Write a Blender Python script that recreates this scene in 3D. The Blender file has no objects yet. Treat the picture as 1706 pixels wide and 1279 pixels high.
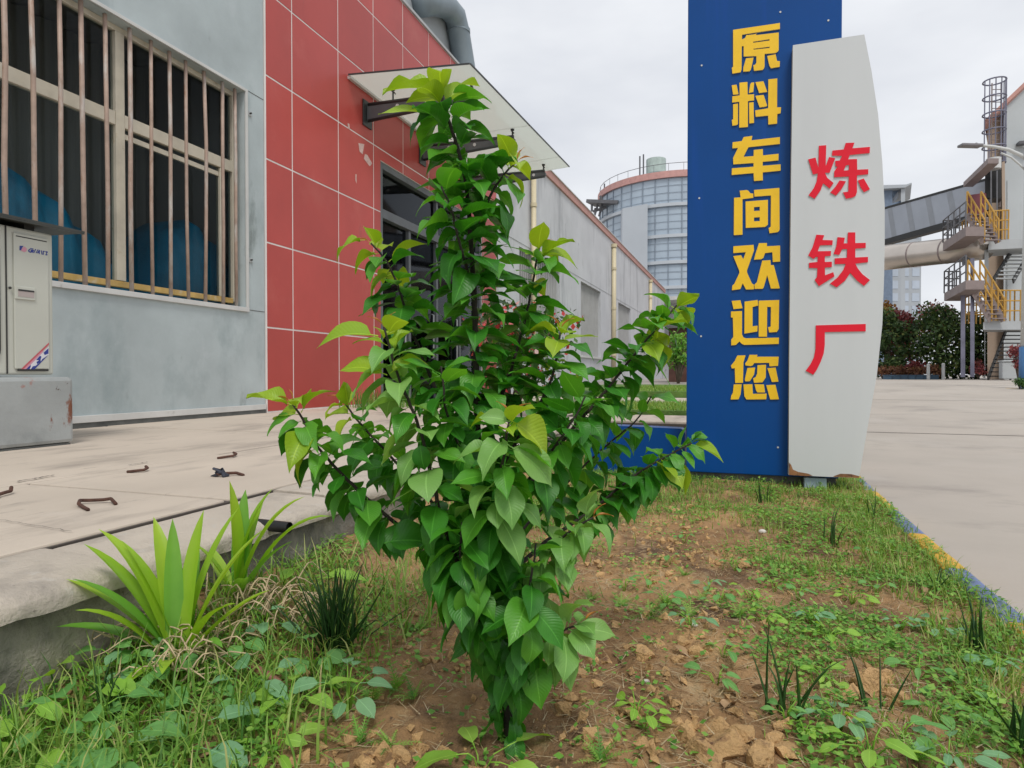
import bpy, bmesh, math, random
import numpy as np
from mathutils import Vector, Matrix, Quaternion

random.seed(7)
rng = np.random.default_rng(7)
SC = bpy.context.scene
COL = SC.collection

# ------------------------------------------------------------------ camera
FPX, CX, CY, HC = 1060.0, 853.0, 639.5, 0.80
PSI, PITCH = math.radians(18.86), math.radians(0.84)
FWD = Vector((-math.sin(PSI)*math.cos(PITCH), math.cos(PSI)*math.cos(PITCH), -math.sin(PITCH)))
RGT = Vector((math.cos(PSI), math.sin(PSI), 0))
UPV = RGT.cross(FWD)
EYE = Vector((0, 0, HC))
cam = bpy.data.objects.new('camera', bpy.data.cameras.new('camera'))
COL.objects.link(cam)
cam.data.sensor_width = 36.0
cam.data.lens = FPX/1706.0*36.0
cam.data.clip_start, cam.data.clip_end = 0.05, 1500
cam.matrix_world = Matrix(((RGT.x, UPV.x, -FWD.x, 0), (RGT.y, UPV.y, -FWD.y, 0), (RGT.z, UPV.z, -FWD.z, HC), (0, 0, 0, 1)))
SC.camera = cam

# ------------------------------------------------------------------ sky, sun, exposure
SUN_EL, SUN_AZ = math.radians(58), math.radians(150)      # azimuth clockwise from +Y
wd = bpy.data.worlds.new('World'); SC.world = wd; wd.use_nodes = True
wn, wl = wd.node_tree.nodes, wd.node_tree.links
wn.clear()
w_out = wn.new('ShaderNodeOutputWorld'); w_bg = wn.new('ShaderNodeBackground'); w_bg.inputs['Strength'].default_value = 0.10
w_sky = wn.new('ShaderNodeTexSky'); w_sky.sky_type = 'NISHITA'; w_sky.sun_disc = False
w_sky.sun_elevation = SUN_EL; w_sky.sun_rotation = SUN_AZ; w_sky.air_density = 1.0; w_sky.dust_density = 2.0
w_tc = wn.new('ShaderNodeTexCoord'); w_mp = wn.new('ShaderNodeMapping'); w_mp.inputs['Scale'].default_value = (1.0, 1.0, 2.6)
w_ns = wn.new('ShaderNodeTexNoise'); w_ns.inputs['Scale'].default_value = 2.2; w_ns.inputs['Detail'].default_value = 5; w_ns.inputs['Roughness'].default_value = 0.5
w_cr = wn.new('ShaderNodeValToRGB')
w_cr.color_ramp.elements[0].position = 0.30; w_cr.color_ramp.elements[0].color = (5.5, 5.75, 6.3, 1)
w_cr.color_ramp.elements[1].position = 0.70; w_cr.color_ramp.elements[1].color = (8.2, 8.35, 8.6, 1)
w_mx = wn.new('ShaderNodeMixRGB'); w_mx.inputs['Fac'].default_value = 0.94
wl.new(w_tc.outputs['Generated'], w_mp.inputs['Vector']); wl.new(w_mp.outputs['Vector'], w_ns.inputs['Vector'])
wl.new(w_ns.outputs['Fac'], w_cr.inputs['Fac']); wl.new(w_sky.outputs['Color'], w_mx.inputs['Color1'])
wl.new(w_cr.outputs['Color'], w_mx.inputs['Color2']); wl.new(w_mx.outputs['Color'], w_bg.inputs['Color'])
wl.new(w_bg.outputs['Background'], w_out.inputs['Surface'])

sun = bpy.data.objects.new('sun', bpy.data.lights.new('sun', 'SUN')); COL.objects.link(sun)
sun.data.energy = 1.5; sun.data.angle = math.radians(15); sun.data.color = (1.0, 0.965, 0.91)
sd = Vector((math.sin(SUN_AZ)*math.cos(SUN_EL), math.cos(SUN_AZ)*math.cos(SUN_EL), math.sin(SUN_EL)))
sun.rotation_euler = sd.to_track_quat('Z', 'Y').to_euler()
sun.location = (0, 0, 30)
SC.view_settings.view_transform = 'Standard'
SC.view_settings.look = 'None'
SC.view_settings.exposure = 0.25
SC.view_settings.gamma = 1.0
SC.view_settings.use_curve_mapping = False

# ------------------------------------------------------------------ survey helpers: sight lines of the photograph met with real planes
def ray(x, y): return FWD + RGT*((x-CX)/FPX) - UPV*((y-CY)/FPX)
def at(x, y, depth): return EYE + ray(x, y)*depth
def onX(x, y, X): d = ray(x, y); return EYE + d*(X/d.x)
def onY(x, y, Y): d = ray(x, y); return EYE + d*(Y/d.y)
def onZ(x, y, Z): d = ray(x, y); return EYE + d*((Z-HC)/d.z)

# ------------------------------------------------------------------ numpy noise
def _h(ix, iy, s):
    n = (ix.astype(np.int64)*374761393 + iy.astype(np.int64)*668265263 + s*974634777) & 0xffffffff
    n = ((n ^ (n >> 13))*1274126177) & 0xffffffff
    return ((n ^ (n >> 16)) & 0xffff)/65535.0
def vnoise(x, y, s=0):
    x = np.asarray(x, float); y = np.asarray(y, float)
    ix, iy = np.floor(x), np.floor(y); fx, fy = x-ix, y-iy
    fx = fx*fx*(3-2*fx); fy = fy*fy*(3-2*fy)
    a, b, c, d = _h(ix, iy, s), _h(ix+1, iy, s), _h(ix, iy+1, s), _h(ix+1, iy+1, s)
    return (a*(1-fx)+b*fx)*(1-fy) + (c*(1-fx)+d*fx)*fy
def fbm(x, y, f, o=4, s=0):
    r, a, t = 0, 1.0, 0
    for k in range(o):
        r = r + a*vnoise(x*f, y*f, s+k*17); t += a; a *= .5; f *= 2.03
    return r/t

# ------------------------------------------------------------------ materials
def lin(r, g, b): return tuple(((c/255.)/12.92 if c/255. <= .04045 else ((c/255.+.055)/1.055)**2.4) for c in (r, g, b))
def M(name, col, rough=.6, var=.14, vs=2.5, col2=None, bump=0., bs=60, metal=0., spots=(), spec=.5, detail=6, stretch=(1, 1, 1), rand=0.):
    m = bpy.data.materials.new(name); m.use_nodes = True
    n, l = m.node_tree.nodes, m.node_tree.links
    b = n['Principled BSDF']; b.inputs['Roughness'].default_value = rough; b.inputs['Metallic'].default_value = metal
    b.inputs['Specular IOR Level'].default_value = spec
    g = n.new('ShaderNodeNewGeometry')
    def noise(scale, st=(1, 1, 1), det=detail, r=.6):
        mp = n.new('ShaderNodeMapping'); mp.inputs['Scale'].default_value = st
        t = n.new('ShaderNodeTexNoise'); t.inputs['Scale'].default_value = scale; t.inputs['Detail'].default_value = det; t.inputs['Roughness'].default_value = r
        l.new(g.outputs['Position'], mp.inputs['Vector']); l.new(mp.outputs['Vector'], t.inputs['Vector']); return t
    t = noise(vs, stretch); rp = n.new('ShaderNodeMapRange'); rp.inputs['From Min'].default_value = .3; rp.inputs['From Max'].default_value = .7
    l.new(t.outputs['Fac'], rp.inputs['Value'])
    mx = n.new('ShaderNodeMixRGB'); l.new(rp.outputs['Result'], mx.inputs['Fac'])
    mx.inputs['Color1'].default_value = (*[c*(1-var) for c in col], 1)
    mx.inputs['Color2'].default_value = (*(col2 if col2 else [min(1, c*(1+var)) for c in col]), 1)
    cur = mx.outputs['Color']
    for sp in spots:
        c, s, lo, hi = sp[:4]; st = sp[4] if len(sp) > 4 else (1, 1, 1)
        t2 = noise(s, st, 8, .65); r2 = n.new('ShaderNodeMapRange'); r2.inputs['From Min'].default_value = lo; r2.inputs['From Max'].default_value = hi
        l.new(t2.outputs['Fac'], r2.inputs['Value'])
        m2 = n.new('ShaderNodeMixRGB'); l.new(r2.outputs['Result'], m2.inputs['Fac']); l.new(cur, m2.inputs['Color1']); m2.inputs['Color2'].default_value = (*c, 1)
        cur = m2.outputs['Color']
    if rand:
        oi = n.new('ShaderNodeObjectInfo'); rr_ = n.new('ShaderNodeMapRange'); rr_.inputs['To Min'].default_value = 1-rand; rr_.inputs['To Max'].default_value = 1+rand
        hv = n.new('ShaderNodeHueSaturation'); l.new(oi.outputs['Random'], rr_.inputs['Value']); l.new(rr_.outputs['Result'], hv.inputs['Value']); l.new(cur, hv.inputs['Color']); cur = hv.outputs['Color']
    l.new(cur, b.inputs['Base Color'])
    if bump:
        t3 = noise(bs, (1, 1, 1), 8, .65); bp = n.new('ShaderNodeBump'); bp.inputs['Strength'].default_value = bump; bp.inputs['Distance'].default_value = .02
        l.new(t3.outputs['Fac'], bp.inputs['Height']); l.new(bp.outputs['Normal'], b.inputs['Normal'])
    return m

def leaf_mat(name, col, col2, trans=.28, rough=.42, veins=True, tcol=None, spec=.5):
    """leaf: UV x across (0..1), UV y along; colour drifts per object"""
    m = bpy.data.materials.new(name); m.use_nodes = True
    n, l = m.node_tree.nodes, m.node_tree.links
    b = n['Principled BSDF']; b.inputs['Roughness'].default_value = rough; b.inputs['Specular IOR Level'].default_value = spec
    oi = n.new('ShaderNodeObjectInfo'); uv = n.new('ShaderNodeUVMap'); sx = n.new('ShaderNodeSeparateXYZ'); l.new(uv.outputs['UV'], sx.inputs['Vector'])
    mx = n.new('ShaderNodeMixRGB'); mx.inputs['Color1'].default_value = (*col, 1); mx.inputs['Color2'].default_value = (*col2, 1)
    g = n.new('ShaderNodeNewGeometry'); ns = n.new('ShaderNodeTexNoise'); ns.inputs['Scale'].default_value = 28; ns.inputs['Detail'].default_value = 4; l.new(g.outputs['Position'], ns.inputs['Vector'])
    a0 = n.new('ShaderNodeMath'); a0.operation = 'MULTIPLY_ADD'; a0.inputs[1].default_value = .7; l.new(oi.outputs['Random'], a0.inputs[0])
    a1 = n.new('ShaderNodeMath'); a1.operation = 'MULTIPLY_ADD'; a1.inputs[1].default_value = .8; a1.inputs[2].default_value = -.25; l.new(ns.outputs['Fac'], a1.inputs[0]); l.new(a1.outputs[0], a0.inputs[2])
    a0.use_clamp = True; l.new(a0.outputs[0], mx.inputs['Fac'])
    cur = mx.outputs['Color']
    if veins:
        ab = n.new('ShaderNodeMath'); ab.operation = 'SUBTRACT'; ab.inputs[1].default_value = .5; l.new(sx.outputs['X'], ab.inputs[0])
        a2 = n.new('ShaderNodeMath'); a2.operation = 'ABSOLUTE'; l.new(ab.outputs[0], a2.inputs[0])
        a3 = n.new('ShaderNodeMath'); a3.operation = 'MULTIPLY_ADD'; a3.inputs[1].default_value = -.55; l.new(a2.outputs[0], a3.inputs[0]); l.new(sx.outputs['Y'], a3.inputs[2])
        a4 = n.new('ShaderNodeMath'); a4.operation = 'MULTIPLY'; a4.inputs[1].default_value = 44; l.new(a3.outputs[0], a4.inputs[0])
        a5 = n.new('ShaderNodeMath'); a5.operation = 'SINE'; l.new(a4.outputs[0], a5.inputs[0])
        a6 = n.new('ShaderNodeMath'); a6.operation = 'ABSOLUTE'; l.new(a5.outputs[0], a6.inputs[0])
        bp = n.new('ShaderNodeBump'); bp.inputs['Strength'].default_value = .22; bp.inputs['Distance'].default_value = .0018
        l.new(a6.outputs[0], bp.inputs['Height']); l.new(bp.outputs['Normal'], b.inputs['Normal'])
        r = n.new('ShaderNodeMapRange'); r.inputs['From Min'].default_value = .0; r.inputs['From Max'].default_value = .035; r.inputs['To Min'].default_value = .55; r.inputs['To Max'].default_value = 0
        l.new(a2.outputs[0], r.inputs['Value'])
        m2 = n.new('ShaderNodeMixRGB'); l.new(r.outputs['Result'], m2.inputs['Fac']); l.new(cur, m2.inputs['Color1']); m2.inputs['Color2'].default_value = (*[min(1, c*1.6+.03) for c in col2], 1)
        cur = m2.outputs['Color']
    l.new(cur, b.inputs['Base Color'])
    tr = n.new('ShaderNodeBsdfTranslucent')
    hs = n.new('ShaderNodeMixRGB'); hs.blend_type = 'MULTIPLY'; hs.inputs['Fac'].default_value = 1; hs.inputs['Color2'].default_value = (*(tcol or (2.0, 1.75, .6)), 1)
    l.new(cur, hs.inputs['Color1']); l.new(hs.outputs['Color'], tr.inputs['Color'])
    ms = n.new('ShaderNodeMixShader'); ms.inputs['Fac'].default_value = trans
    l.new(b.outputs['BSDF'], ms.inputs[1]); l.new(tr.outputs['BSDF'], ms.inputs[2]); l.new(ms.outputs['Shader'], n['Material Output'].inputs['Surface'])
    return m

def blade_mat(name, ramp, trans=.25, rough=.55):
    """blades and small leaves joined in one mesh: UV x holds one random number per blade"""
    m = bpy.data.materials.new(name); m.use_nodes = True
    n, l = m.node_tree.nodes, m.node_tree.links
    b = n['Principled BSDF']; b.inputs['Roughness'].default_value = rough; b.inputs['Specular IOR Level'].default_value = .35
    uv = n.new('ShaderNodeUVMap'); sx = n.new('ShaderNodeSeparateXYZ'); l.new(uv.outputs['UV'], sx.inputs['Vector'])
    cr = n.new('ShaderNodeValToRGB'); l.new(sx.outputs['X'], cr.inputs['Fac'])
    e = cr.color_ramp.elements
    while len(e) < len(ramp): e.new(.5)
    for k, (p, c) in enumerate(ramp): e[k].position = p; e[k].color = (*c, 1)
    l.new(cr.outputs['Color'], b.inputs['Base Color'])
    tr = n.new('ShaderNodeBsdfTranslucent'); hs = n.new('ShaderNodeMixRGB'); hs.blend_type = 'MULTIPLY'; hs.inputs['Fac'].default_value = 1; hs.inputs['Color2'].default_value = (1.6, 1.5, .7, 1)
    l.new(cr.outputs['Color'], hs.inputs['Color1']); l.new(hs.outputs['Color'], tr.inputs['Color'])
    ms = n.new('ShaderNodeMixShader'); ms.inputs['Fac'].default_value = trans
    l.new(b.outputs['BSDF'], ms.inputs[1]); l.new(tr.outputs['BSDF'], ms.inputs[2]); l.new(ms.outputs['Shader'], n['Material Output'].inputs['Surface'])
    return m

def glass_mat(name, tint, refl=.18, rough=.04):
    m = bpy.data.materials.new(name); m.use_nodes = True
    n, l = m.node_tree.nodes, m.node_tree.links
    n.remove(n['Principled BSDF'])
    t = n.new('ShaderNodeBsdfTransparent'); t.inputs['Color'].default_value = (*tint, 1)
    g = n.new('ShaderNodeBsdfGlossy'); g.inputs['Roughness'].default_value = rough; g.inputs['Color'].default_value = (.9, .95, 1, 1)
    f = n.new('ShaderNodeLayerWeight'); f.inputs['Blend'].default_value = refl
    s = n.new('ShaderNodeMixShader'); l.new(f.outputs['Fresnel'], s.inputs['Fac']); l.new(t.outputs[0], s.inputs[1]); l.new(g.outputs[0], s.inputs[2])
    l.new(s.outputs[0], n['Material Output'].inputs['Surface'])
    return m

MT = {}
MT['grey_wall'] = M('grey_wall_paint', (.43, .49, .50), .62, .13, 1.3, bump=.12, bs=25,
    spots=[((.24, .30, .31), .9, .53, .74, (1, 1, .6)), ((.16, .19, .18), 2.3, .62, .78, (1, 1, .45)), ((.52, .57, .59), 1.7, .60, .78), ((.22, .17, .13), 5.5, .74, .80)])
MT['wing_wall'] = M('wing_wall_render', (.56, .57, .59), .75, .09, .8, bump=.1, bs=20,
    spots=[((.30, .31, .33), 1.1, .53, .74, (1, 1, .22)), ((.34, .34, .34), 3.0, .62, .78, (1, 1, .3)), ((.20, .21, .22), 4.0, .68, .74, (1, 1, .35))])
MT['red_panel'] = M('red_panel', (.47, .070, .058), .38, .10, .8, spots=[((.52, .11, .09), 1.4, .55, .8), ((.30, .065, .06), 5, .64, .85, (1, 1, .2)), ((.55, .26, .22), 3.1, .72, .84, (1, 1, .4))], spec=.42, rand=.11, bump=.04, bs=1.5)
MT['white_joint'] = M('white_joint', (.82, .78, .75), .6, .06)
MT['trim_grey'] = M('trim_grey', (.42, .44, .44), .5, .1)
MT['trim_light'] = M('trim_light', (.60, .60, .58), .5, .1, spots=[((.30, .28, .25), 7, .62, .75)])
MT['dark_base'] = M('dark_plinth', (.11, .115, .11), .8, .3, 6, bump=.2)
MT['concrete'] = M('slab_concrete', (.53, .455, .375), .8, .10, 1.1, bump=.18, bs=45, stretch=(1, .6, 1),
    spots=[((.30, .255, .215), 1.7, .51, .70, (1.6, .5, 1)), ((.22, .19, .165), 5.0, .64, .76, (2.2, .5, 1)), ((.55, .48, .41), 3.2, .60, .75)])
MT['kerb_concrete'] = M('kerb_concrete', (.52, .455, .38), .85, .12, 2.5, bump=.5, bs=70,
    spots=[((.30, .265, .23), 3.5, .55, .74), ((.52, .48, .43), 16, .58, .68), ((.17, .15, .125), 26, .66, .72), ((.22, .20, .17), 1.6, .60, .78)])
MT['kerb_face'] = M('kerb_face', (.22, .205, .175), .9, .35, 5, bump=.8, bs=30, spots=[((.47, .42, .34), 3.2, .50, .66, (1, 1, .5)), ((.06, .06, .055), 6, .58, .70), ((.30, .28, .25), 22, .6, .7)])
MT['road'] = M('road_concrete', (.42, .375, .325), .82, .08, .7, bump=.12, bs=60,
    spots=[((.26, .23, .205), .9, .53, .76, (.8, 1.2, 1)), ((.45, .41, .365), .5, .5, .7), ((.2, .18, .165), 4, .67, .82, (.8, 1.3, 1))])
MT['joint_dark'] = M('joint_dark', (.085, .07, .06), .9)
MT['soil'] = M('planter_soil', (.34, .185, .082), .95, .30, 3.0, col2=(.60, .365, .17), bump=.9, bs=90,
    spots=[((.13, .075, .042), 2.6, .52, .66), ((.62, .43, .23), 7, .58, .70), ((.42, .31, .17), 14, .58, .70), ((.13, .08, .05), 30, .64, .70)])
MT['clod'] = M('clod_soil', (.64, .40, .18), .95, .25, 12, bump=.9, bs=80, spots=[((.24, .13, .07), 20, .58, .68)])
MT['lawn'] = M('lawn_ground', (.10, .19, .035), .9, .3, 3, bump=.9, bs=30)
MT['ground'] = M('far_ground', (.33, .30, .27), .9, .15, .3)
MT['kerb_yellow'] = M('kerb_yellow', (.62, .36, .045), .7, .15, 8, bump=.3, bs=50, spots=[((.42, .38, .33), 10, .60, .68), ((.30, .2, .06), 22, .62, .7)])
MT['kerb_blue'] = M('kerb_blue', (.14, .18, .33), .7, .2, 8, bump=.3, bs=50, spots=[((.36, .35, .34), 9, .58, .68)])
MT['steel_frame'] = M('window_frame_paint', (.60, .55, .44), .5, .12, 5, spots=[((.42, .27, .09), 3.5, .60, .75), ((.35, .22, .11), 11, .66, .74)])
MT['frame_yellow'] = M('window_rail_yellowed', (.58, .38, .12), .5, .22, 6, spots=[((.62, .55, .42), 5, .55, .7)])
MT['bar'] = M('bar_paint', (.40, .29, .23), .55, .18, 9, spots=[((.52, .49, .45), 7, .52, .66, (1, 1, .3)), ((.28, .15, .09), 12, .60, .72, (1, 1, .3))])
MT['glass_dark'] = glass_mat('glass_dark', (.70, .75, .75), .13)
MT['glass_door'] = glass_mat('glass_door', (.35, .4, .42), .22)
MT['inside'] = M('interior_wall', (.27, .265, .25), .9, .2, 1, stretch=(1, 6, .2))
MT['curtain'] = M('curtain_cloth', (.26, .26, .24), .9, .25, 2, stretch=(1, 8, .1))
MT['tarp'] = M('blue_tarpaulin', (.007, .17, .30), .42, .25, 2.2, bump=.5, bs=6, spots=[((.01, .07, .13), 1.6, .52, .7, (1, 2, .5))])
MT['tarp_tie'] = M('tie_string', (.6, .6, .56), .7)
MT['ac_body'] = M('ac_enamel', (.53, .54, .475), .4, .05, 2, spots=[((.42, .41, .35), 5, .64, .8)])
MT['ac_dark'] = M('ac_groove', (.03, .03, .028), .6)
MT['ac_sheet'] = M('cover_sheet', (.045, .048, .042), .5, .25, 6)
MT['ac_handle'] = M('ac_handle_cup', (.42, .36, .34), .5)
MT['print_blue'] = M('print_blue', (.025, .045, .26), .45, .05)
MT['print_red'] = M('print_red', (.52, .10, .12), .45, .05)
MT['print_pink'] = M('print_pink', (.62, .28, .36), .45, .05)
MT['print_white'] = M('print_white', (.68, .68, .72), .45, .03)
MT['rust_box'] = M('plinth_sheet', (.35, .37, .365), .6, .15, 2.5, bump=.15, bs=20, spots=[((.19, .21, .21), 2.2, .55, .75), ((.20, .07, .035), 5.5, .60, .66, (1, 1, .5)), ((.36, .12, .08), 2.4, .63, .68), ((.09, .06, .045), 13, .68, .73)])
MT['rebar'] = M('rusty_rebar', (.10, .045, .03), .8, .4, 30, bump=.5, bs=200)
MT['sign_blue'] = M('sign_blue', (.0005, .062, .262), .34, .07, 1.2, spec=.25, spots=[((.003, .066, .32), 2.0, .55, .75, (4, 4, .2)), ((.015, .075, .26), 3.0, .66, .85, (6, 6, .25))])
MT['sign_white'] = M('sign_white', (.625, .645, .65), .42, .03, 1.0, stretch=(4, 4, .4), spots=[((.53, .53, .49), 2.5, .66, .9, (5, 5, .3))])
MT['sign_rust'] = M('sign_rust', (.26, .12, .05), .8, .4, 18, spots=[((.10, .05, .03), 30, .55, .65)])
MT['sign_edge'] = M('sign_edge', (.50, .46, .36), .5, .15, 5)
MT['char_yellow'] = M('letter_yellow', (.95, .58, .010), .45, .05, 9)
MT['char_yellow_side'] = M('letter_yellow_side', (.72, .60, .33), .4, .05)
MT['char_red'] = M('letter_red', (.80, .010, .032), .5, .06, 7, spec=.3)
MT['char_red_side'] = M('letter_red_side', (.72, .45, .42), .4, .05)
MT['arm_steel'] = M('bracket_steel', (.055, .06, .062), .45, .15, 6, metal=.2)
MT['arm_face'] = M('bracket_face', (.12, .13, .14), .4, .15, 4)
MT['white_dot'] = M('white_cap', (.75, .75, .75), .5, .02)
MT['duct'] = M('duct_sheet', (.24, .29, .32), .45, .1, 2, metal=.3)
MT['upper_grey'] = M('upper_wall', (.40, .43, .45), .7, .1, 1)
MT['pvc'] = M('pvc_pipe', (.62, .54, .36), .45, .06, 2)
MT['coping'] = M('coping_pink', (.50, .27, .23), .7, .12, 3)
MT['win_grille'] = M('grille_grey', (.46, .46, .455), .5, .1)
MT['win_back'] = M('grille_back', (.22, .225, .225), .5, .15)
MT['frost'] = None
MT['silo_glass'] = M('silo_cladding', (.40, .48, .56), .35, .07, .35, spec=.6)
MT['silo_white'] = M('silo_white', (.50, .54, .58), .5, .05, .3)
MT['silo_line'] = M('silo_mullion', (.24, .29, .35), .5)
MT['silo_pink'] = M('silo_coping', (.55, .30, .27), .6)
MT['mint'] = M('mint_tank', (.40, .48, .44), .5)
MT['far_steel'] = M('far_steel', (.12, .12, .13), .5, .2)
MT['gallery'] = M('gallery_sheet', (.37, .40, .45), .5, .08, .8)
MT['gallery_rib'] = M('gallery_rib', (.29, .31, .34), .5, .08)
MT['pipe_metal'] = M('lagged_pipe', (.60, .54, .48), .28, .12, .5, metal=.75)
MT['maroon'] = M('maroon_sheet', (.14, .03, .04), .5, .15)
MT['rail_yellow'] = M('rail_yellow', (.52, .30, .06), .55, .15, 3)
MT['landing'] = M('landing_steel', (.25, .20, .19), .6, .15, 2)
MT['landing_grey'] = M('landing_grey', (.42, .44, .45), .6, .08, 2)
MT['black_steel'] = M('black_steel', (.018, .018, .018), .5)
MT['plant_white'] = M('plant_wall', (.47, .50, .51), .65, .06, .5, spots=[((.36, .36, .35), .8, .6, .8, (1, 1, .3))])
MT['plant_brown'] = M('plant_pier', (.38, .29, .22), .65, .1, .6)
MT['post_blue'] = M('column_paint', (.16, .16, .22), .5, .3, 1.2)
MT['lamp_white'] = M('lamp_paint', (.60, .61, .60), .45, .05)
MT['lamp_blue'] = M('lamp_foot', (.05, .15, .33), .5, .1)
MT['lamp_head'] = M('lamp_head', (.20, .19, .20), .4)
MT['tower'] = M('tower_wall', (.40, .43, .46), .7, .05, .2)
MT['tower_win'] = M('tower_glass', (.46, .52, .60), .15, .1, .2)
MT['tower_blue'] = M('tower_blue', (.15, .20, .28), .5)
MT['planter_blue'] = M('planter_blue', (.055, .11, .17), .55, .2)
MT['bark_dark'] = M('sapling_bark', (.035, .028, .02), .8, .3, 60, bump=.5, bs=150)
MT['twig'] = M('twig_red', (.14, .05, .025), .7, .3, 60)
MT['bark'] = M('tree_bark', (.10, .08, .06), .9, .3, 8, bump=.5)
MT['stick'] = M('dry_cane', (.30, .13, .09), .6, .3, 40, stretch=(1, 1, 1))
MT['stone'] = M('pale_pebble', (.62, .58, .52), .7, .1, 60)
MT['red_fruit'] = M('red_fruit', (.55, .08, .03), .4)
MT['black_pipe'] = M('black_drain', (.015, .015, .015), .4)
MT['brown_shed'] = M('shed_wood', (.09, .04, .03), .8, .3, 3)

MT['leaf_dark'] = leaf_mat('sapling_leaf_mature', (.014, .120, .008), (.075, .32, .026), .30, .42, spec=.45)
MT['leaf_mid'] = leaf_mat('sapling_leaf_fresh', (.060, .27, .018), (.13, .38, .035), .28, .42)
MT['leaf_pale'] = leaf_mat('sapling_leaf_pale', (.15, .36, .07), (.25, .46, .12), .28, .45)
MT['leaf_young'] = leaf_mat('sapling_leaf_young', (.27, .46, .022), (.40, .54, .035), .35, .45, tcol=(1.3, 1.25, .5))
MT['leaf_bud'] = leaf_mat('sapling_bud', (.55, .20, .05), (.62, .30, .08), .3, .5, veins=False, tcol=(1.2, .9, .5))
MT['lily'] = leaf_mat('lily_leaf', (.27, .52, .030), (.42, .62, .055), .38, .42, veins=False, tcol=(1.35, 1.25, .5))
MT['lily_dark'] = leaf_mat('lily_leaf_deep', (.13, .34, .04), (.20, .44, .06), .30, .42, veins=False)  # deeper green for some of the lily leaves
MT['chive'] = leaf_mat('chive_blade', (.016, .065, .013), (.05, .13, .025), .15, .45, veins=False)
MT['weed'] = leaf_mat('weed_leaf', (.11, .31, .07), (.19, .42, .11), .25, .55)
MT['weed_lime'] = leaf_mat('weed_leaf_lime', (.22, .46, .045), (.33, .55, .08), .32, .5)
MT['weed_blue'] = leaf_mat('weed_leaf_bluish', (.14, .33, .15), (.22, .43, .21), .25, .55)
MT['grass'] = blade_mat('grass_blades', [(0, (.05, .15, .02)), (.35, (.15, .31, .045)), (.65, (.27, .42, .08)), (.85, (.42, .44, .15)), (1, (.56, .45, .23))])
MT['straw'] = blade_mat('straw', [(0, (.20, .12, .06)), (.5, (.42, .31, .17)), (1, (.55, .46, .30))], .1, .7)
MT['moss'] = blade_mat('small_weeds', [(0, (.07, .21, .03)), (.5, (.16, .37, .05)), (1, (.31, .50, .10))])
MT['tree_dark'] = blade_mat('tree_leaves', [(0, (.012, .032, .012)), (.45, (.045, .095, .028)), (.8, (.12, .19, .055)), (1, (.24, .28, .09))], .15)
MT['tree_red'] = blade_mat('red_leaves', [(0, (.09, .02, .025)), (.5, (.22, .05, .06)), (1, (.38, .11, .10))], .2)
MT['tree_orange'] = blade_mat('orange_leaves', [(0, (.12, .05, .02)), (.5, (.30, .15, .05)), (1, (.42, .32, .08))], .2)
MT['hedge_brown'] = blade_mat('hedge_leaves', [(0, (.07, .03, .02)), (.5, (.20, .085, .05)), (1, (.32, .18, .08))], .15)
MT['blossom'] = blade_mat('blossoms', [(0, (.50, .03, .04)), (.6, (.62, .09, .09)), (.85, (.65, .25, .27)), (1, (.75, .62, .6))], .2)
MT['shrub_green'] = blade_mat('shrub_leaves', [(0, (.015, .05, .012)), (.6, (.05, .13, .03)), (1, (.12, .22, .05))], .2)

def frosted():
    m = bpy.data.materials.new('frosted_canopy_glass'); m.use_nodes = True
    n, l = m.node_tree.nodes, m.node_tree.links; b = n['Principled BSDF']
    b.inputs['Base Color'].default_value = (.66, .69, .64, 1); b.inputs['Roughness'].default_value = .25
    t = n.new('ShaderNodeBsdfTranslucent'); t.inputs['Color'].default_value = (.86, .88, .83, 1)
    tp = n.new('ShaderNodeBsdfTransparent'); tp.inputs['Color'].default_value = (.85, .9, .88, 1)
    s = n.new('ShaderNodeMixShader'); s.inputs['Fac'].default_value = .62
    l.new(b.outputs[0], s.inputs[1]); l.new(t.outputs[0], s.inputs[2])
    s2 = n.new('ShaderNodeMixShader'); s2.inputs['Fac'].default_value = .26
    l.new(s.outputs[0], s2.inputs[1]); l.new(tp.outputs[0], s2.inputs[2])
    l.new(s2.outputs[0], n['Material Output'].inputs['Surface'])
    return m
MT['frost'] = frosted()

# ------------------------------------------------------------------ object helpers
ORG = {}
def tag(o, label=None, cat=None, group=None, kind=None):
    if label: o['label'] = label
    if cat: o['category'] = cat
    if group: o['group'] = group
    if kind: o['kind'] = kind
    return o
def thing(name, label, cat, loc, group=None):
    o = bpy.data.objects.new(name, None); COL.objects.link(o); o.empty_display_size = .1
    o.location = Vector(loc); ORG[o.name] = Vector(loc)
    return tag(o, label, cat, group)
def link(name, me, parent=None, loc=None, rot=None):
    o = bpy.data.objects.new(name, me); COL.objects.link(o)
    if parent is not None: o.parent = parent
    if loc is not None: o.location = Vector(loc) - (ORG[parent.name] if parent is not None else Vector())
    if rot is not None: o.rotation_mode = 'QUATERNION'; o.rotation_quaternion = rot
    return o

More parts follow.
